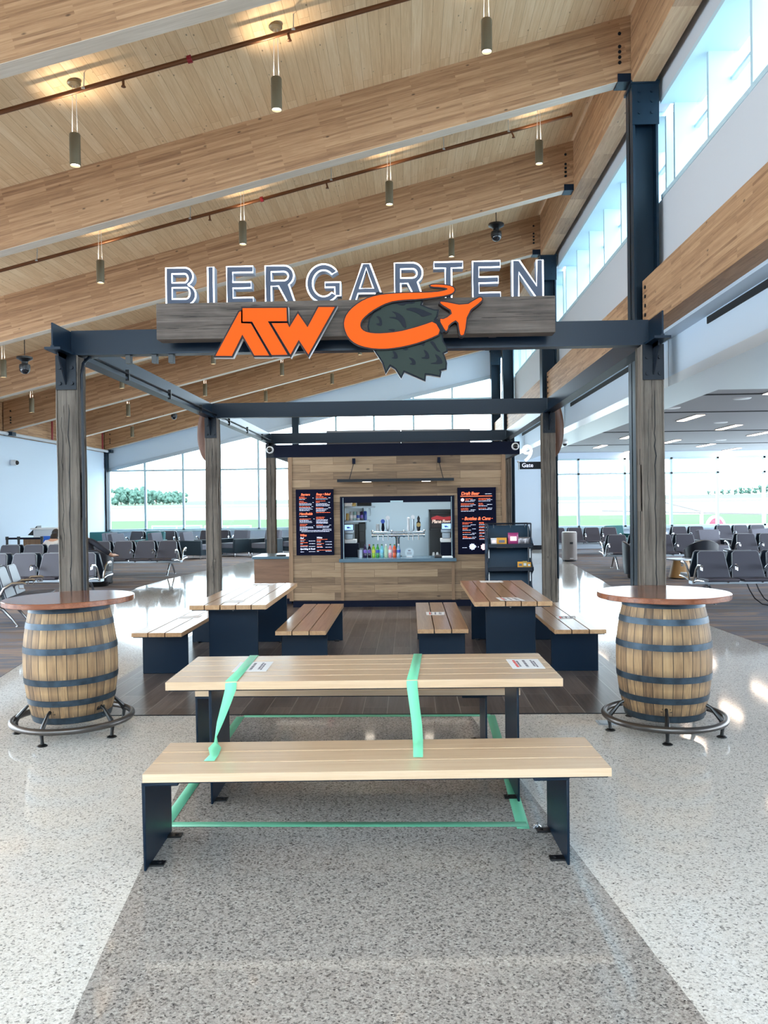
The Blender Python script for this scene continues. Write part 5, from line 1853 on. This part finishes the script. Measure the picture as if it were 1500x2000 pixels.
# dome cameras hung from the roof
def dome(loc, drop, label):
    t = thing('dome_camera', label, 'camera', loc)
    mb = MB(); mb.cyl((0, 0, 0.05), (0.0, 0, drop), 0.008, 6); mb.build('drop_rod', 'black', t)
    mb = MB(); mb.lathe([(0.001, 0.06), (0.06, 0.055), (0.15, 0.03), (0.15, -0.005), (0.1, -0.03), (0.06, -0.06), (0.06, -0.1), (0.1, -0.12), (0.105, -0.17), (0.1, -0.2)], n=24); mb.build('housing', 'black', t)
    mb = MB(); mb.ball((0, 0, -0.2), 0.1, 18); mb.build('dome', M('smoked_dome', (26, 28, 34), 0.08), t)


dome((1.72, 15.5, 6.98), ZT(1.72) - 6.98, 'black dome camera hanging beside the clerestory beams above the lit letters')
dome((-7.42, 15.5, 4.62), ZT(-7.42) - 4.62, 'black dome camera hanging left of the left front post')
dome((-7.6, 26.1, 4.85), ZT(-7.6) - 4.85, 'black dome camera hanging far back below the side beam of the pergola')
for loc, lab, dn in (((XL + 0.01, 22.3, 3.0), 'small white dome camera high on the left white wall', False), ((4.03, 21.0, 3.27), 'small white dome camera under the soffit of the side hall', True)):
    t = thing('wall_camera', lab, 'camera', loc)
    mb = MB()
    if dn:
        mb.lathe([(0.001, 0.0), (0.075, 0), (0.075, -0.05), (0.06, -0.06)], n=18)
        mb.build('housing', 'offwhite', t)
        mb = MB(); mb.ball((0, 0, -0.06), 0.06, 12); mb.build('dome', 'black', t)
    else:
        mb.cyl((0, 0, 0), (0.14, 0, 0), 0.08, 16)
        mb.build('housing', 'offwhite', t)
        mb = MB(); mb.ball((0.14, 0, 0), 0.065, 12); mb.build('dome', 'black', t)

# ------------------------------------------------------------------ lights in the side hall ceiling
cl0 = None
for k, (x, y) in enumerate(((6.1, 13.3), (6.1, 17.7), (6.1, 22.6), (6.2, 26.4), (7.85, 20.1), (7.9, 24.6), (7.9, 29.1), (9.5, 22.2), (9.6, 26.45), (11.35, 28.8))):
    nm = ('nearest', 'second', 'third', 'fourth')
    if cl0 is None:
        cl0 = thing('linear_ceiling_light', '', 'ceiling light', (0, 0, 0), group='linear lights in the side hall ceiling')
        mb = MB(); mb.box(-0.11, 0.11, -0.66, 0.66, -0.012, 0.005); mb.box(-0.09, 0.09, -0.64, 0.64, -0.014, -0.012); mb.build('trim_frame', 'ceilgrey', cl0, smooth=False)
        mb = MB(); mb.box(-0.085, 0.085, -0.63, 0.63, -0.018, -0.0135); mb.build('lens', 'striplight', cl0, smooth=False)
        q = cl0
    else:
        q = dup(cl0)
    q.location = (x, y, 3.5)
    row = {6: 0, 8: 1, 10: 2, 11: 3}[8 if 7 < x < 9 else 10 if 9 < x < 10.5 else 11 if x > 11 else 6]
    cnt = sum(1 for (xx, yy) in ((6.1, 13.3), (6.1, 17.7), (6.1, 22.6), (6.2, 26.4), (7.85, 20.1), (7.9, 24.6), (7.9, 29.1), (9.5, 22.2), (9.6, 26.45), (11.35, 28.8)) if abs(xx - x) < 0.5 and yy < y)
    q['label'] = 'linear ceiling light, %s of the %s line from the bulkhead in the side hall' % (nm[cnt], nm[row])
for k, (x, y, lab) in enumerate(((5.9, 14.5, 'round ceiling speaker in the nearest grey ceiling panel'), (5.1, 15.8, 'small round ceiling sensor near the soffit corner'), (7.2, 18.9, 'round ceiling speaker in the second grey ceiling panel'), (9.3, 24.4, 'round ceiling speaker in the fourth grey ceiling panel'))):
    mb = MB(); mb.lathe([(0.001, -0.012), (0.14, -0.012), (0.16, 0.0)], n=20)
    tag(mb.build('ceiling_speaker', 'offwhite', loc=(x, y, 3.5)), lab, 'speaker')

# ------------------------------------------------------------------ gate sign on the third column
t = thing('gate_sign', 'gate 9 sign with lit numeral on a blade arm from the third column', 'sign', (3.0, 18.36, 2.46))
mb = MB(); mb.box(-0.50, 0.0, -0.03, 0.03, 0, 0.165); mb.build('panel', 'steel_dk', t, smooth=False)
mb = MB(); vs, fs = text_mesh('9', 0.53, extrude=0.012, offset=0.004); mb.add([(-0.45 + p[0], -p[2], 0.18 + p[1]) for p in vs], fs); mb.build('numeral', 'neon', t, smooth=False)
mb = MB(); vs, fs = text_mesh('Gate', 0.13, offset=0.002); mb.add([(-0.45 + p[0], -0.032, 0.045 + p[1]) for p in vs], fs); mb.build('gate_lettering', 'mwhite', t, smooth=False)
mb = MB(); mb.ball((-0.52, 0, 0.17), 0.03, 10); mb.cyl((-0.52, 0, 0.15), (-0.52, 0, -0.02), 0.012, 6); mb.build('end_bracket', 'offwhite', t)

# ------------------------------------------------------------------ seating in the lounges
SP = 0.56


def seat_parts(root, x, s):
    """one seat of a row; s = -1 faces -y, +1 faces +y"""
    def fl(mb):
        mb.v = [(a if s < 0 else -a, b if s < 0 else -b, c) for a, b, c in mb.v]
        return mb
    xx = x if s < 0 else -x
    mb = MB()
    prof = [(-0.66, 0.405), (-0.69, 0.43), (-0.66, 0.452), (-0.39, 0.45), (-0.24, 0.435), (-0.22, 0.40), (-0.44, 0.405)]
    mb.prism(prof, YZ, xx - 0.245, xx + 0.245)
    fl(mb).build('seat', 'seat', root, bevel=0.006)
    mb = MB()
    y0, z0_, dy, dz = -0.25, 0.44, 0.13, 0.42
    w0, w1 = 0.255, 0.195
    B = lambda w, u, d: (xx + w, y0 + dy * u + d * 0.95, z0_ + dz * u - d * 0.3)
    out = [(-w0, 0), (w0, 0), (w1 + 0.01, 0.94), (w1 - 0.02, 1.0), (-w1 + 0.02, 1.0), (-w1 - 0.01, 0.94)]
    mb.prism(out, lambda u, v, d: B(u, v, d), 0.0, 0.03)
    bk = fl(mb).build('backrest', 'seat', root, bevel=0.004)
    mb = MB()
    o2 = [(-w0 - 0.012, -0.01), (w0 + 0.012, -0.01), (w1 + 0.02, 0.95), (w1 - 0.014, 1.022), (-w1 + 0.014, 1.022), (-w1 - 0.02, 0.95)]
    mb.prism(o2, lambda u, v, d: B(u, v, d), 0.012, 0.022)
    fl(mb).build('piping', 'piping', bk, smooth=False)
    mb = MB()
    mb.prism(o2, lambda u, v, d: B(u, v, d), 0.022, 0.062)
    fl(mb).build('back_shell', 'seatside', bk, bevel=0.008)


def arm_part(root, x, s):
    mb = MB()
    f = lambda y, z: (x, y if s < 0 else -y, z)
    mb.tube([f(-0.10, 0.34), f(-0.15, 0.46), f(-0.22, 0.58), f(-0.33, 0.645), f(-0.47, 0.65), f(-0.51, 0.635)], [0.02, 0.02, 0.021, 0.022, 0.022, 0.016], 8)
    mb.tube([f(-0.48, 0.64), f(-0.49, 0.575), f(-0.42, 0.575), f(-0.41, 0.64)], 0.009, 6)
    mb.tube([f(-0.06, 0.35), f(-0.30, 0.395), f(-0.58, 0.405)], 0.014, 6)
    mb.build('armrest', 'chrome', root)


def seat_row(n, loc, rz, label, double=True):
    t = thing('seat_row', label, 'seat row', loc, rz)
    L = n * SP
    for side in ((-1, 1) if double else (-1,)):
        for i in range(n):
            seat_parts(t, -L / 2 + SP * (i + 0.5), side)
        for i in range(n + 1):
            arm_part(t, -L / 2 + SP * i, side)
    mb = MB(); mb.box(-L / 2 - 0.02, L / 2 + 0.02, -0.09, 0.09, 0.31, 0.365); mb.build('beam', 'alu', t, bevel=0.006)
    for x in ((-L / 2 + 0.25, L / 2 - 0.25) if n > 1 else (0,)):
        mb = MB()
        for sy in (-1, 1):
            mb.tube([(x, 0.03 * sy, 0.31), (x, 0.14 * sy, 0.25), (x, 0.26 * sy, 0.11), (x, 0.33 * sy, 0.012)], [0.03, 0.026, 0.02, 0.016], 8)
            mb.lathe([(0.03, 0), (0.03, 0.008), (0.014, 0.014)], (x, 0.33 * sy, 0), 10)
        mb.build('leg', 'chrome', t)
    return t


FL = 0.003
# right lounge
r1 = seat_row(3, (5.53, 13.62, FL), 0.0, 'charcoal seat row beside the right barrel, nearest in the right lounge')
mb = MB()
for k, (a, b) in enumerate((((5.55, 13.50), (5.75, 13.05)), ((5.70, 13.50), (5.86, 13.1)))):
    pts = [(a[0], a[1], 0.32), (a[0] + 0.03, a[1] - 0.03, 0.22), (a[0] + 0.06, a[1] - 0.15, 0.10), (a[0] + 0.12, a[1] - 0.3, 0.02), (b[0], b[1], 0.014), (b[0] + 0.16, b[1] - 0.02, 0.014)]
    mb.tube(pts, 0.009, 6)
mb.v = [(x - 5.75, y - 13.1, z) for x, y, z in mb.v]
tag(mb.build('power_cord', 'black', loc=(5.75, 13.1, 0)), 'black power cords trailing under the nearest right seat row', 'cord')
mb = MB(); mb.lathe([(0.001, 0.0), (0.08, 0.0), (0.08, 0.012), (0.05, 0.02), (0.001, 0.02)], n=16, sx=1.8)
tag(mb.build('floor_outlet', 'offwhite', loc=(6.02, 13.06, FL)), 'white floor outlet cover on the carpet under the right seat row', 'outlet')
seat_row(4, (6.05, 20.6, FL), 0.0, 'charcoal seat row behind the black tub chairs in the right lounge')
seat_row(4, (9.2, 20.5, FL), 0.0, 'charcoal seat row at the right edge, second row back in the right lounge')
seat_row(4, (5.7, 26.8, FL), 0.0, 'far charcoal seat row by the waste bin in the right lounge')
seat_row(2, (9.08, 26.8, FL), 0.0, 'far charcoal seat row of two under the end windows right of the thick post')
seat_row(3, (11.1, 27.6, FL), 0.0, 'farthest charcoal seat row behind the grey tweed armchairs')
# left lounge
seat_row(4, (-6.95, 15.1, FL), 0.0, 'charcoal seat row just behind the left barrel in the left lounge')
seat_row(2, (-6.05, 11.7, FL), PI / 2 + 0.22, 'charcoal seat row turned sideways at the left edge of the carpet')
seat_row(3, (-8.75, 18.7, FL), 0.0, 'charcoal seat row with the seated woman behind it, left lounge')
seat_row(4, (-6.86, 20.1, FL), 0.0, 'charcoal seat row with chrome legs on the carpet edge right of the left post')
seat_row(3, (-9.05, 28.4, FL), 0.0, 'far charcoal seat row under the gable window at the left')
seat_row(2, (-6.9, 28.6, FL), 0.0, 'far charcoal seat row of two under the gable window beside the teal chair')


def armchair(loc, rz, label, body, cushion):
    t = thing('lounge_armchair', label, 'armchair', loc, rz)
    for s_ in (-1, 1):
        mb = MB(); mb.box(s_ * 0.38 - 0.055, s_ * 0.38 + 0.055, -0.40, 0.34, 0.12, 0.60); mb.build('arm', body, t, bevel=0.02)
    mb = MB(); mb.prism([(0.16, 0.14), (0.36, 0.14), (0.44, 0.86), (0.30, 0.88), (0.20, 0.45)], YZ, -0.33, 0.33); mb.build('backrest', cushion, t, bevel=0.02)
    mb = MB(); mb.box(-0.325, 0.325, -0.40, 0.2, 0.28, 0.46); mb.build('seat', cushion, t, bevel=0.03)
    mb = MB(); mb.box(-0.33, 0.33, -0.36, 0.34, 0.12, 0.28); mb.build('seat_frame', body, t, smooth=False)
    for sx in (-1, 1):
        for sy in (-0.34, 0.30):
            mb = MB(); mb.cyl((sx * 0.36, sy, 0), (sx * 0.36, sy, 0.13), 0.018, 8); mb.build('leg', 'chrome', t)
    return t


armchair((-9.65, 26.6, FL), 1.3, 'navy armchair with grey cushion nearest the left wall, left of the far pair', 'lounge', 'loungegrey')
armchair((-9.0, 25.4, FL), 1.3, 'navy armchair with grey cushion second from the left wall', 'lounge', 'loungegrey')
armchair((-8.0, 26.2, FL), 1.35, 'navy armchair with grey cushion left of the pair behind the slim post', 'lounge', 'loungegrey')
armchair((-7.05, 26.5, FL), 1.35, 'navy armchair with grey cushion right of the pair behind the slim post', 'lounge', 'loungegrey')
armchair((-10.55, 27.2, FL), 0.3, 'teal armchair under the left end of the gable window', 'teal', 'teal')
armchair((-8.75, 27.1, FL), -0.2, 'teal armchair behind the navy armchairs by the middle of the gable window', 'teal', 'teal')
armchair((-6.0, 27.6, FL), -0.6, 'navy armchair just left of the rear left pergola post', 'lounge', 'loungegrey')
armchair((-4.85, 27.3, FL), -0.6, 'navy armchair just right of the rear left pergola post', 'lounge', 'loungegrey')
armchair((-3.95, 28.3, FL), -0.6, 'navy armchair nearest the kiosk side counter', 'lounge', 'loungegrey')
armchair((8.55, 22.9, FL), 0.25, 'grey tweed armchair with black sides in the middle of the right lounge', 'seatside', 'loungegrey')
armchair((10.15, 23.2, FL), 0.25, 'grey tweed armchair at the right edge of the right lounge', 'seatside', 'loungegrey')
armchair((7.2, 28.0, FL), 0.3, 'teal armchair under the side hall windows beside the thick post', 'teal', 'teal')


def tub(loc, rz, label):
    t = thing('tub_chair', label, 'tub chair', loc, rz)
    mb = MB()
    n = 28
    vs = []
    for i in range(n + 1):
        a = math.radians(-40) + math.radians(260) * i / n          # open towards -y
        hgt = 0.60 + 0.21 * max(0.0, math.sin(a)) ** 1.2
        for r, z in ((0.345, 0.10), (0.37, 0.4), (0.38, hgt), (0.345, hgt + 0.012), (0.31, hgt), (0.29, 0.10)):
            vs.append((r * math.cos(a), r * math.sin(a), z))
    fs = []
    for i in range(n):
        for j in range(6):
            fs.append((i * 6 + j, (i + 1) * 6 + j, (i + 1) * 6 + (j + 1) % 6, i * 6 + (j + 1) % 6))
    fs += [tuple(range(6)), tuple(n * 6 + j for j in reversed(range(6)))]
    mb.add(vs, fs)
    mb.build('shell', 'leather', t)
    mb = MB(); mb.lathe([(0.001, 0.10), (0.31, 0.10), (0.31, 0.40), (0.28, 0.44), (0.001, 0.45)], n=28); mb.build('seat', 'leather', t)
    mb = MB(); mb.lathe([(0.001, 0.0), (0.26, 0.0), (0.28, 0.10), (0.001, 0.10)], n=24); mb.build('base', 'black', t)
    return t


tub((-6.86, 17.45, FL), PI, 'black tub chair with a seated person just right of the left front post')
tub((5.1, 18.1, FL), -1.75 + PI, 'black tub chair at the left side of the thick right post')
tub((6.62, 18.55, FL), PI - 0.1, 'black tub chair seen from behind beside the tan drum table')
t = thing('drum_table', 'tan tapered drum side table with pale top between the black tub chairs', 'table', (5.93, 17.9, FL))
mb = MB(); mb.lathe([(0.001, 0.03), (0.26, 0.03), (0.17, 0.41), (0.001, 0.41)], n=32); mb.build('drum', 'tan', t)
mb = MB(); mb.lathe([(0.001, 0.41), (0.30, 0.41), (0.30, 0.435), (0.001, 0.435)], n=32); mb.build('tabletop', 'alu', t)
mb = MB(); mb.lathe([(0.001, 0), (0.24, 0), (0.24, 0.03), (0.001, 0.03)], n=32); mb.build('base', 'black', t)

# waste bin
t = thing('waste_bin', 'taupe metal waste bin with square slot at the carpet edge in the right lounge', 'bin', (4.62, 23.5, FL))
mb = MB()
pts = smooth_poly([(-0.22, -0.22), (0.2, -0.22), (0.2, 0.22), (-0.22, 0.22)], 2)
mb.prism(pts, XY, 0.04, 0.83); mb.build('body', 'taupe', t, bevel=0.01)
mb = MB(); mb.prism(offset_poly(pts, -0.02), XY, 0.83, 0.85); mb.build('lid', 'offwhite', t, bevel=0.008)
mb = MB(); mb.box(-0.04, 0.05, -0.223, -0.215, 0.50, 0.56); mb.build('slot', 'black', t, smooth=False)
mb = MB(); mb.box(-0.04, 0.06, -0.222, -0.218, 0.08, 0.10); mb.build('badge', 'offwhite', t, smooth=False)
mb = MB(); mb.prism(offset_poly(pts, -0.02), XY, 0.0, 0.04); mb.build('plinth', 'steel_dk', t, smooth=False)

# gate podium and queue barrier by the left wall
t = thing('gate_podium', 'white gate podium with wood front beside the left wall', 'podium', (-9.6, 21.4, FL))
mb = MB(); mb.box(-0.35, 0.65, -0.3, 0.35, 0, 1.15); mb.build('body', 'white', t, bevel=0.01)
mb = MB(); mb.box(-0.6, 0.64, -0.34, -0.31, 0.1, 0.92); mb.build('front_panel', 'oak', t, smooth=False)
mb = MB(); mb.box(-0.4, 0.7, -0.36, 0.37, 1.15, 1.19); mb.build('top', 'offwhite', t, bevel=0.006)
mb = MB(); mb.prism([(-0.62, 1.0), (-0.36, 0.98), (-0.36, 1.25)], XZ, -0.05, 0.2); mb.build('screen_back', 'black', t, smooth=False)
mb = MB(); mb.box(-0.1, 0.22, -0.35, -0.342, 0.55, 0.98); mb.build('blue_panel', 'bluebox', t, smooth=False)
for k, (x, lab) in enumerate(((-10.25, 'black queue barrier post nearest the left picture edge'), (-9.95, 'black queue barrier post in the middle of the row by the podium'), (-9.35, 'black queue barrier post nearest the left front pergola post'))):
    t = thing('barrier_post', lab, 'barrier post', (x, 20.3, FL), group='queue barrier posts')
    mb = MB(); mb.lathe([(0.001, 0), (0.13, 0), (0.13, 0.012), (0.03, 0.03)], n=20); mb.build('base', 'black', t)
    mb = MB(); mb.cyl((0, 0, 0.02), (0, 0, 0.98), 0.03, 12); mb.build('pole', 'black', t)
    mb = MB(); mb.cyl((0, 0, 0.92), (0, 0, 1.0), 0.04, 12); mb.build('belt_head', 'black', t)
    if k < 2:
        L = (0.30, 0.60)[k]
        mb = MB(); mb.box(0.04, L - 0.04, -0.002, 0.002, 0.925, 0.975); mb.build('belt', 'navy', t, smooth=False)


# ------------------------------------------------------------------ people
def skin_mesh(name, joints, bones, mat, parent, root=0, levels=2):
    """grow a limb surface over a joint graph with Skin + Subdivision"""
    me = bpy.data.meshes.new(name)
    me.from_pydata([j[:3] for j in joints], bones, [])
    o = bpy.data.objects.new(name, me)
    COL.objects.link(o)
    sk = o.modifiers.new('skin', 'SKIN')
    sk.use_smooth_shade = True
    if not me.skin_vertices:
        bpy.context.view_layer.objects.active = o
    ly = me.skin_vertices[0].data
    for i, j in enumerate(joints):
        r = j[3]
        ly[i].radius = (r, r) if not isinstance(r, tuple) else r
        ly[i].use_root = (i == root)
    sb = o.modifiers.new('subdivision', 'SUBSURF')
    sb.levels = levels
    sb.render_levels = levels
    dg = bpy.context.evaluated_depsgraph_get()
    dg.update()
    m2 = bpy.data.meshes.new_from_object(o.evaluated_get(dg))
    bpy.data.objects.remove(o)
    m2.name = name
    m2.materials.clear()
    m2.materials.append(MT[mat])
    for p in m2.polygons:
        p.use_smooth = True
    q = bpy.data.objects.new(name, m2)
    COL.objects.link(q)
    q.parent = parent
    return q


def seated(loc, rz, label, shirt, side=0.0, pitch=0.0, long_hair=True, scale=1.0):
    """a seated person facing -y: pelvis on a 0.45 m seat"""
    t = thing('person', label, 'person', loc, rz)
    t.scale = (scale,) * 3
    cp_, sp_ = math.cos(pitch), math.sin(pitch)

    def bend(p, w=1.0):
        # lean the upper body about the hips: forwards by pitch, sideways by side
        x, y, z = p[:3]
        k = max(0.0, min(1.0, (z - 0.54) / 0.2)) * w
        dz = z - 0.54
        yy, zz = y * cp_ - dz * sp_, 0.54 + y * sp_ + dz * cp_
        q = (x + side * dz * k, y + (yy - y) * k, z + (zz - z) * k)
        return q + tuple(p[3:])

    J = [(0, 0.0, 0.54, (0.15, 0.11)), (0, 0.03, 0.70, (0.13, 0.10)), (0, 0.05, 0.86, (0.155, 0.11)), (0, 0.05, 0.99, (0.10, 0.08)), (0, 0.04, 1.06, 0.055), (0, 0.02, 1.13, (0.07, 0.085)), (0, 0.01, 1.22, (0.076, 0.092)), (0, 0.015, 1.285, (0.05, 0.06))]
    B = [(0, 1), (1, 2), (2, 3), (3, 4), (4, 5), (5, 6), (6, 7)]

    def chain(st, pts):
        k = st
        for p in pts:
            J.append(p)
            B.append((k, len(J) - 1))
            k = len(J) - 1
        return k
    for s in (-1, 1):
        ar = chain(3, [(s * 0.17, 0.05, 0.965, 0.06), (s * 0.26, -0.02, 0.78, 0.046), (s * 0.33, -0.10, 0.66, 0.042), (s * 0.34, -0.24, 0.66, 0.034), (s * 0.33, -0.31, 0.655, 0.027)])
        pl = chain(ar, [(s * 0.33, -0.36, 0.65, (0.034, 0.02))])
        for f, (dx, ln) in enumerate(((-0.028, 0.062), (-0.010, 0.072), (0.009, 0.068), (0.027, 0.054))):
            chain(pl, [(s * 0.33 + dx, -0.40, 0.648, 0.0095), (s * 0.33 + dx * 1.1, -0.40 - ln * 0.55, 0.638, 0.009), (s * 0.33 + dx * 1.1, -0.40 - ln * 0.8, 0.615, 0.0075)])
        chain(ar, [(s * 0.33 - s * 0.035, -0.35, 0.645, 0.010), (s * 0.33 - s * 0.055, -0.385, 0.635, 0.0085)])
        chain(0, [(s * 0.10, -0.06, 0.53, 0.085), (s * 0.12, -0.42, 0.50, 0.062), (s * 0.12, -0.44, 0.28, 0.05), (s * 0.12, -0.42, 0.09, 0.038), (s * 0.12, -0.50, 0.045, 0.036), (s * 0.12, -0.58, 0.03, 0.028)])
    J = [bend(p, 1.0 if (abs(p[0]) < 0.2 and p[2] > 0.6) else 0.45 if p[2] > 0.75 else 0.0) for p in J]
    body = skin_mesh('body', J, B, 'skin', t)
    # clothes follow the body a little larger
    S = [(0, 0.0, 0.53, (0.165, 0.125)), (0, 0.03, 0.70, (0.143, 0.113)), (0, 0.05, 0.86, (0.168, 0.122)), (0, 0.05, 0.985, (0.112, 0.09))]
    SB = [(0, 1), (1, 2), (2, 3)]
    for s in (-1, 1):
        k = len(S)
        S += [(s * 0.17, 0.05, 0.965, 0.072), (s * 0.26, -0.02, 0.78, 0.060), (s * 0.31, -0.08, 0.69, 0.056)]
        SB += [(3, k), (k, k + 1), (k + 1, k + 2)]
    S = [bend(p, 1.0 if (abs(p[0]) < 0.2 and p[2] > 0.6) else 0.45 if p[2] > 0.75 else 0.1) for p in S]
    skin_mesh('shirt', S, SB, shirt, t)
    T = [(0, 0.0, 0.53, (0.165, 0.12))]
    TB = []
    for s in (-1, 1):
        k = len(T)
        T += [(s * 0.10, -0.06, 0.53, 0.097), (s * 0.12, -0.42, 0.50, 0.075), (s * 0.12, -0.44, 0.28, 0.063), (s * 0.12, -0.42, 0.10, 0.056)]
        TB += [(0, k), (k, k + 1), (k + 1, k + 2), (k + 2, k + 3)]
    skin_mesh('trousers', T, TB, 'jeans', t)
    hb = MB()
    hb.ball((0, 0.035, 1.225), 0.105, 18, (0.92, 1.0, 1.08))
    if long_hair:
        hb.lathe([(0.085, 0.0), (0.10, 0.10), (0.095, 0.22), (0.06, 0.28)], (0, 0.075, 0.93), 16, sy=0.55)
    hb.v = [p if not (p[1] < -0.02 and p[2] < 1.26) else (p[0], -0.02, p[2]) for p in hb.v]
    hb.v = [bend(p) for p in hb.v]
    hb.build('hair', 'hair', t)
    fb = MB()
    for s in (-1, 1):
        fb.ball((s * 0.03, -0.078, 1.205), 0.011, 8)
    fb.v = [bend(p) for p in fb.v]
    fb.build('eyes', 'offwhite', body)
    fb = MB()
    fb.tube([(0, -0.075, 1.205), (0, -0.10, 1.175), (0, -0.085, 1.165)], [0.010, 0.014, 0.010], 8)
    fb.v = [bend(p) for p in fb.v]
    fb.build('nose', 'skin', body)
    fb = MB()
    fb.tube([(-0.026, -0.074, 1.135), (0, -0.082, 1.137), (0.026, -0.074, 1.135)], [0.004, 0.007, 0.004], 6)
    fb.v = [bend(p) for p in fb.v]
    fb.build('mouth', 'inkred', body)
    fb = MB()
    for s in (-1, 1):
        fb.ball((s * 0.082, 0.02, 1.19), 0.024, 8, (0.4, 0.7, 1.2))
    fb.v = [bend(p) for p in fb.v]
    fb.build('ears', 'skin', body)
    for s in (-1, 1):
        sh = MB()
        sh.obox((s * 0.12, -0.51, 0.045), (0.09, 0.25, 0.085))
        sh.build('shoe', 'black', t, bevel=0.025)
    return t


seated((-6.86, 17.42, FL), PI, 'person in dark shirt seated in the tub chair, seen from behind, forearm on its arm', 'darkshirt', side=0.55, pitch=0.3, long_hair=False)
seated((-8.62, 19.18, FL - 0.02), PI, 'person with long dark hair and cream top seated beyond the left post', 'cream', pitch=0.5, scale=0.97)

# ------------------------------------------------------------------ seen through the windows
def tree(x, y, z, h, seed, label, grp):
    r = random.Random(seed)
    t = thing('tree', label, 'tree', (x, y, z), group=grp)
    mb = MB()
    mb.cyl((0, 0, -0.5), (0, 0, h * 0.4), h * 0.035, 6, h * 0.02)
    mb.build('trunk', 'trunk', t)
    mb = MB()
    for k in range(22):
        a, q = r.uniform(0, 6.28), r.uniform(0, 0.36)
        mb.ball((h * q * math.cos(a), h * q * math.sin(a), h * r.uniform(0.22, 0.9)), h * r.uniform(0.09, 0.18), 8, (1, 1, r.uniform(0.8, 1.3)))
    mb.v = [(a + r.uniform(-.03, .03) * h, b + r.uniform(-.03, .03) * h, c + r.uniform(-.03, .03) * h) for a, b, c in mb.v]
    mb.build('crown', 'foliage', t)


rt = random.Random(12)
nt_ = 20
for k in range(nt_):
    u = k / (nt_ - 1)
    h = 11.5 - 4.5 * u + rt.uniform(-0.8, 0.8)
    y = 500 + (k * 7 % 5 - 2) * 24
    tree((-182 + 42 * u) * y / 500, y, 3.45 + 0.012 * (y - 500), h * y / 500, 40 + k, 'pale green tree of the far wood seen through the gable window', 'trees of the far wood')
for k in range(10):
    y = 700 + (k * 2 % 3 - 1) * 26
    tree((256 + 5.6 * k) * y / 700, y, 6.3 + 0.012 * (y - 700), 3.8 + 0.45 * k + rt.uniform(-0.5, 0.5), 80 + k, 'low green tree on the skyline beyond the side hall windows', 'trees on the skyline')
def fence(x0, x1, y, h, label):
    t = thing('fence_panel', label, 'fence', ((x0 + x1) / 2, y, -0.8), group=None)
    L = x1 - x0
    n = max(2, int(L / 2.0))
    mb = MB()
    for i in range(n + 1):
        x = -L / 2 + L * i / n
        mb.box(x - 0.05, x + 0.05, -0.05, 0.05, 0, h)
    mb.box(-L / 2, L / 2, -0.04, 0.04, h - 0.08, h)
    mb.box(-L / 2, L / 2, -0.04, 0.04, h * 0.45, h * 0.45 + 0.06)
    mb.build('rails', 'offwhite', t, smooth=False)
    mb = MB()
    mb.box(-L / 2, L / 2, -0.01, 0.01, 0.3, h - 0.1)
    mb.build('infill', 'fenceblue', t, smooth=False)


fence(-33.5, -27.0, 70, 0.75, 'low pale blue fence at the left outside the gable window')
fence(-21.8, -17.6, 68, 0.95, 'tall pale blue fence right of centre outside the gable window')
fence(-26.5, -22.3, 75, 0.5, 'low white fence between the two blue fences outside the gable window')
fence(-16.8, -13.0, 66, 0.95, 'pale blue fence just beside the left middle post outside')
t = thing('boom_barrier', 'long thin grey boom barrier on a post outside the side hall windows', 'barrier', (20.7, 58, -0.8))
mb = MB(); mb.cyl((0, 0, 0), (0, 0, 1.75), 0.14, 8); mb.build('post', 'taupe', t)
mb = MB(); mb.cyl((-7.0, 0, 1.9), (10, 0, 1.35), 0.10, 6); mb.cyl((0, 0, 1.75), (-3.2, 0, 2.6), 0.09, 6); mb.build('boom', 'taupe', t)
t = thing('marker_board', 'pink and red rounded marker board outside the side hall windows', 'marker board', (18.7, 50, -0.8))
pts = [(0.62 * math.cos(a), 0.75 + 0.85 * math.sin(a)) for a in [PI * k / 16 for k in range(17)]]
mb = MB(); mb.prism([(-0.62, 0)] + [(p[0], p[1]) for p in reversed(pts)] + [(0.62, 0)], XZ, -0.1, 0.1); mb.build('board', 'taupe', t, smooth=False)
mb = MB(); mb.prism([(-0.48, 0.1)] + [(p[0] * .78, p[1] * .9) for p in reversed(pts)] + [(0.48, 0.1)], XZ, -0.13, -0.1); mb.build('board_face', 'pinkred', t, smooth=False)
mb = MB(); mb.cyl((0, 0, 0), (0, 0, 1.1), 0.35, 10)
tag(mb.build('bollard', 'taupe', loc=(15.3, 52, -0.8)), 'grey bollard left of the pink marker board outside', 'bollard')
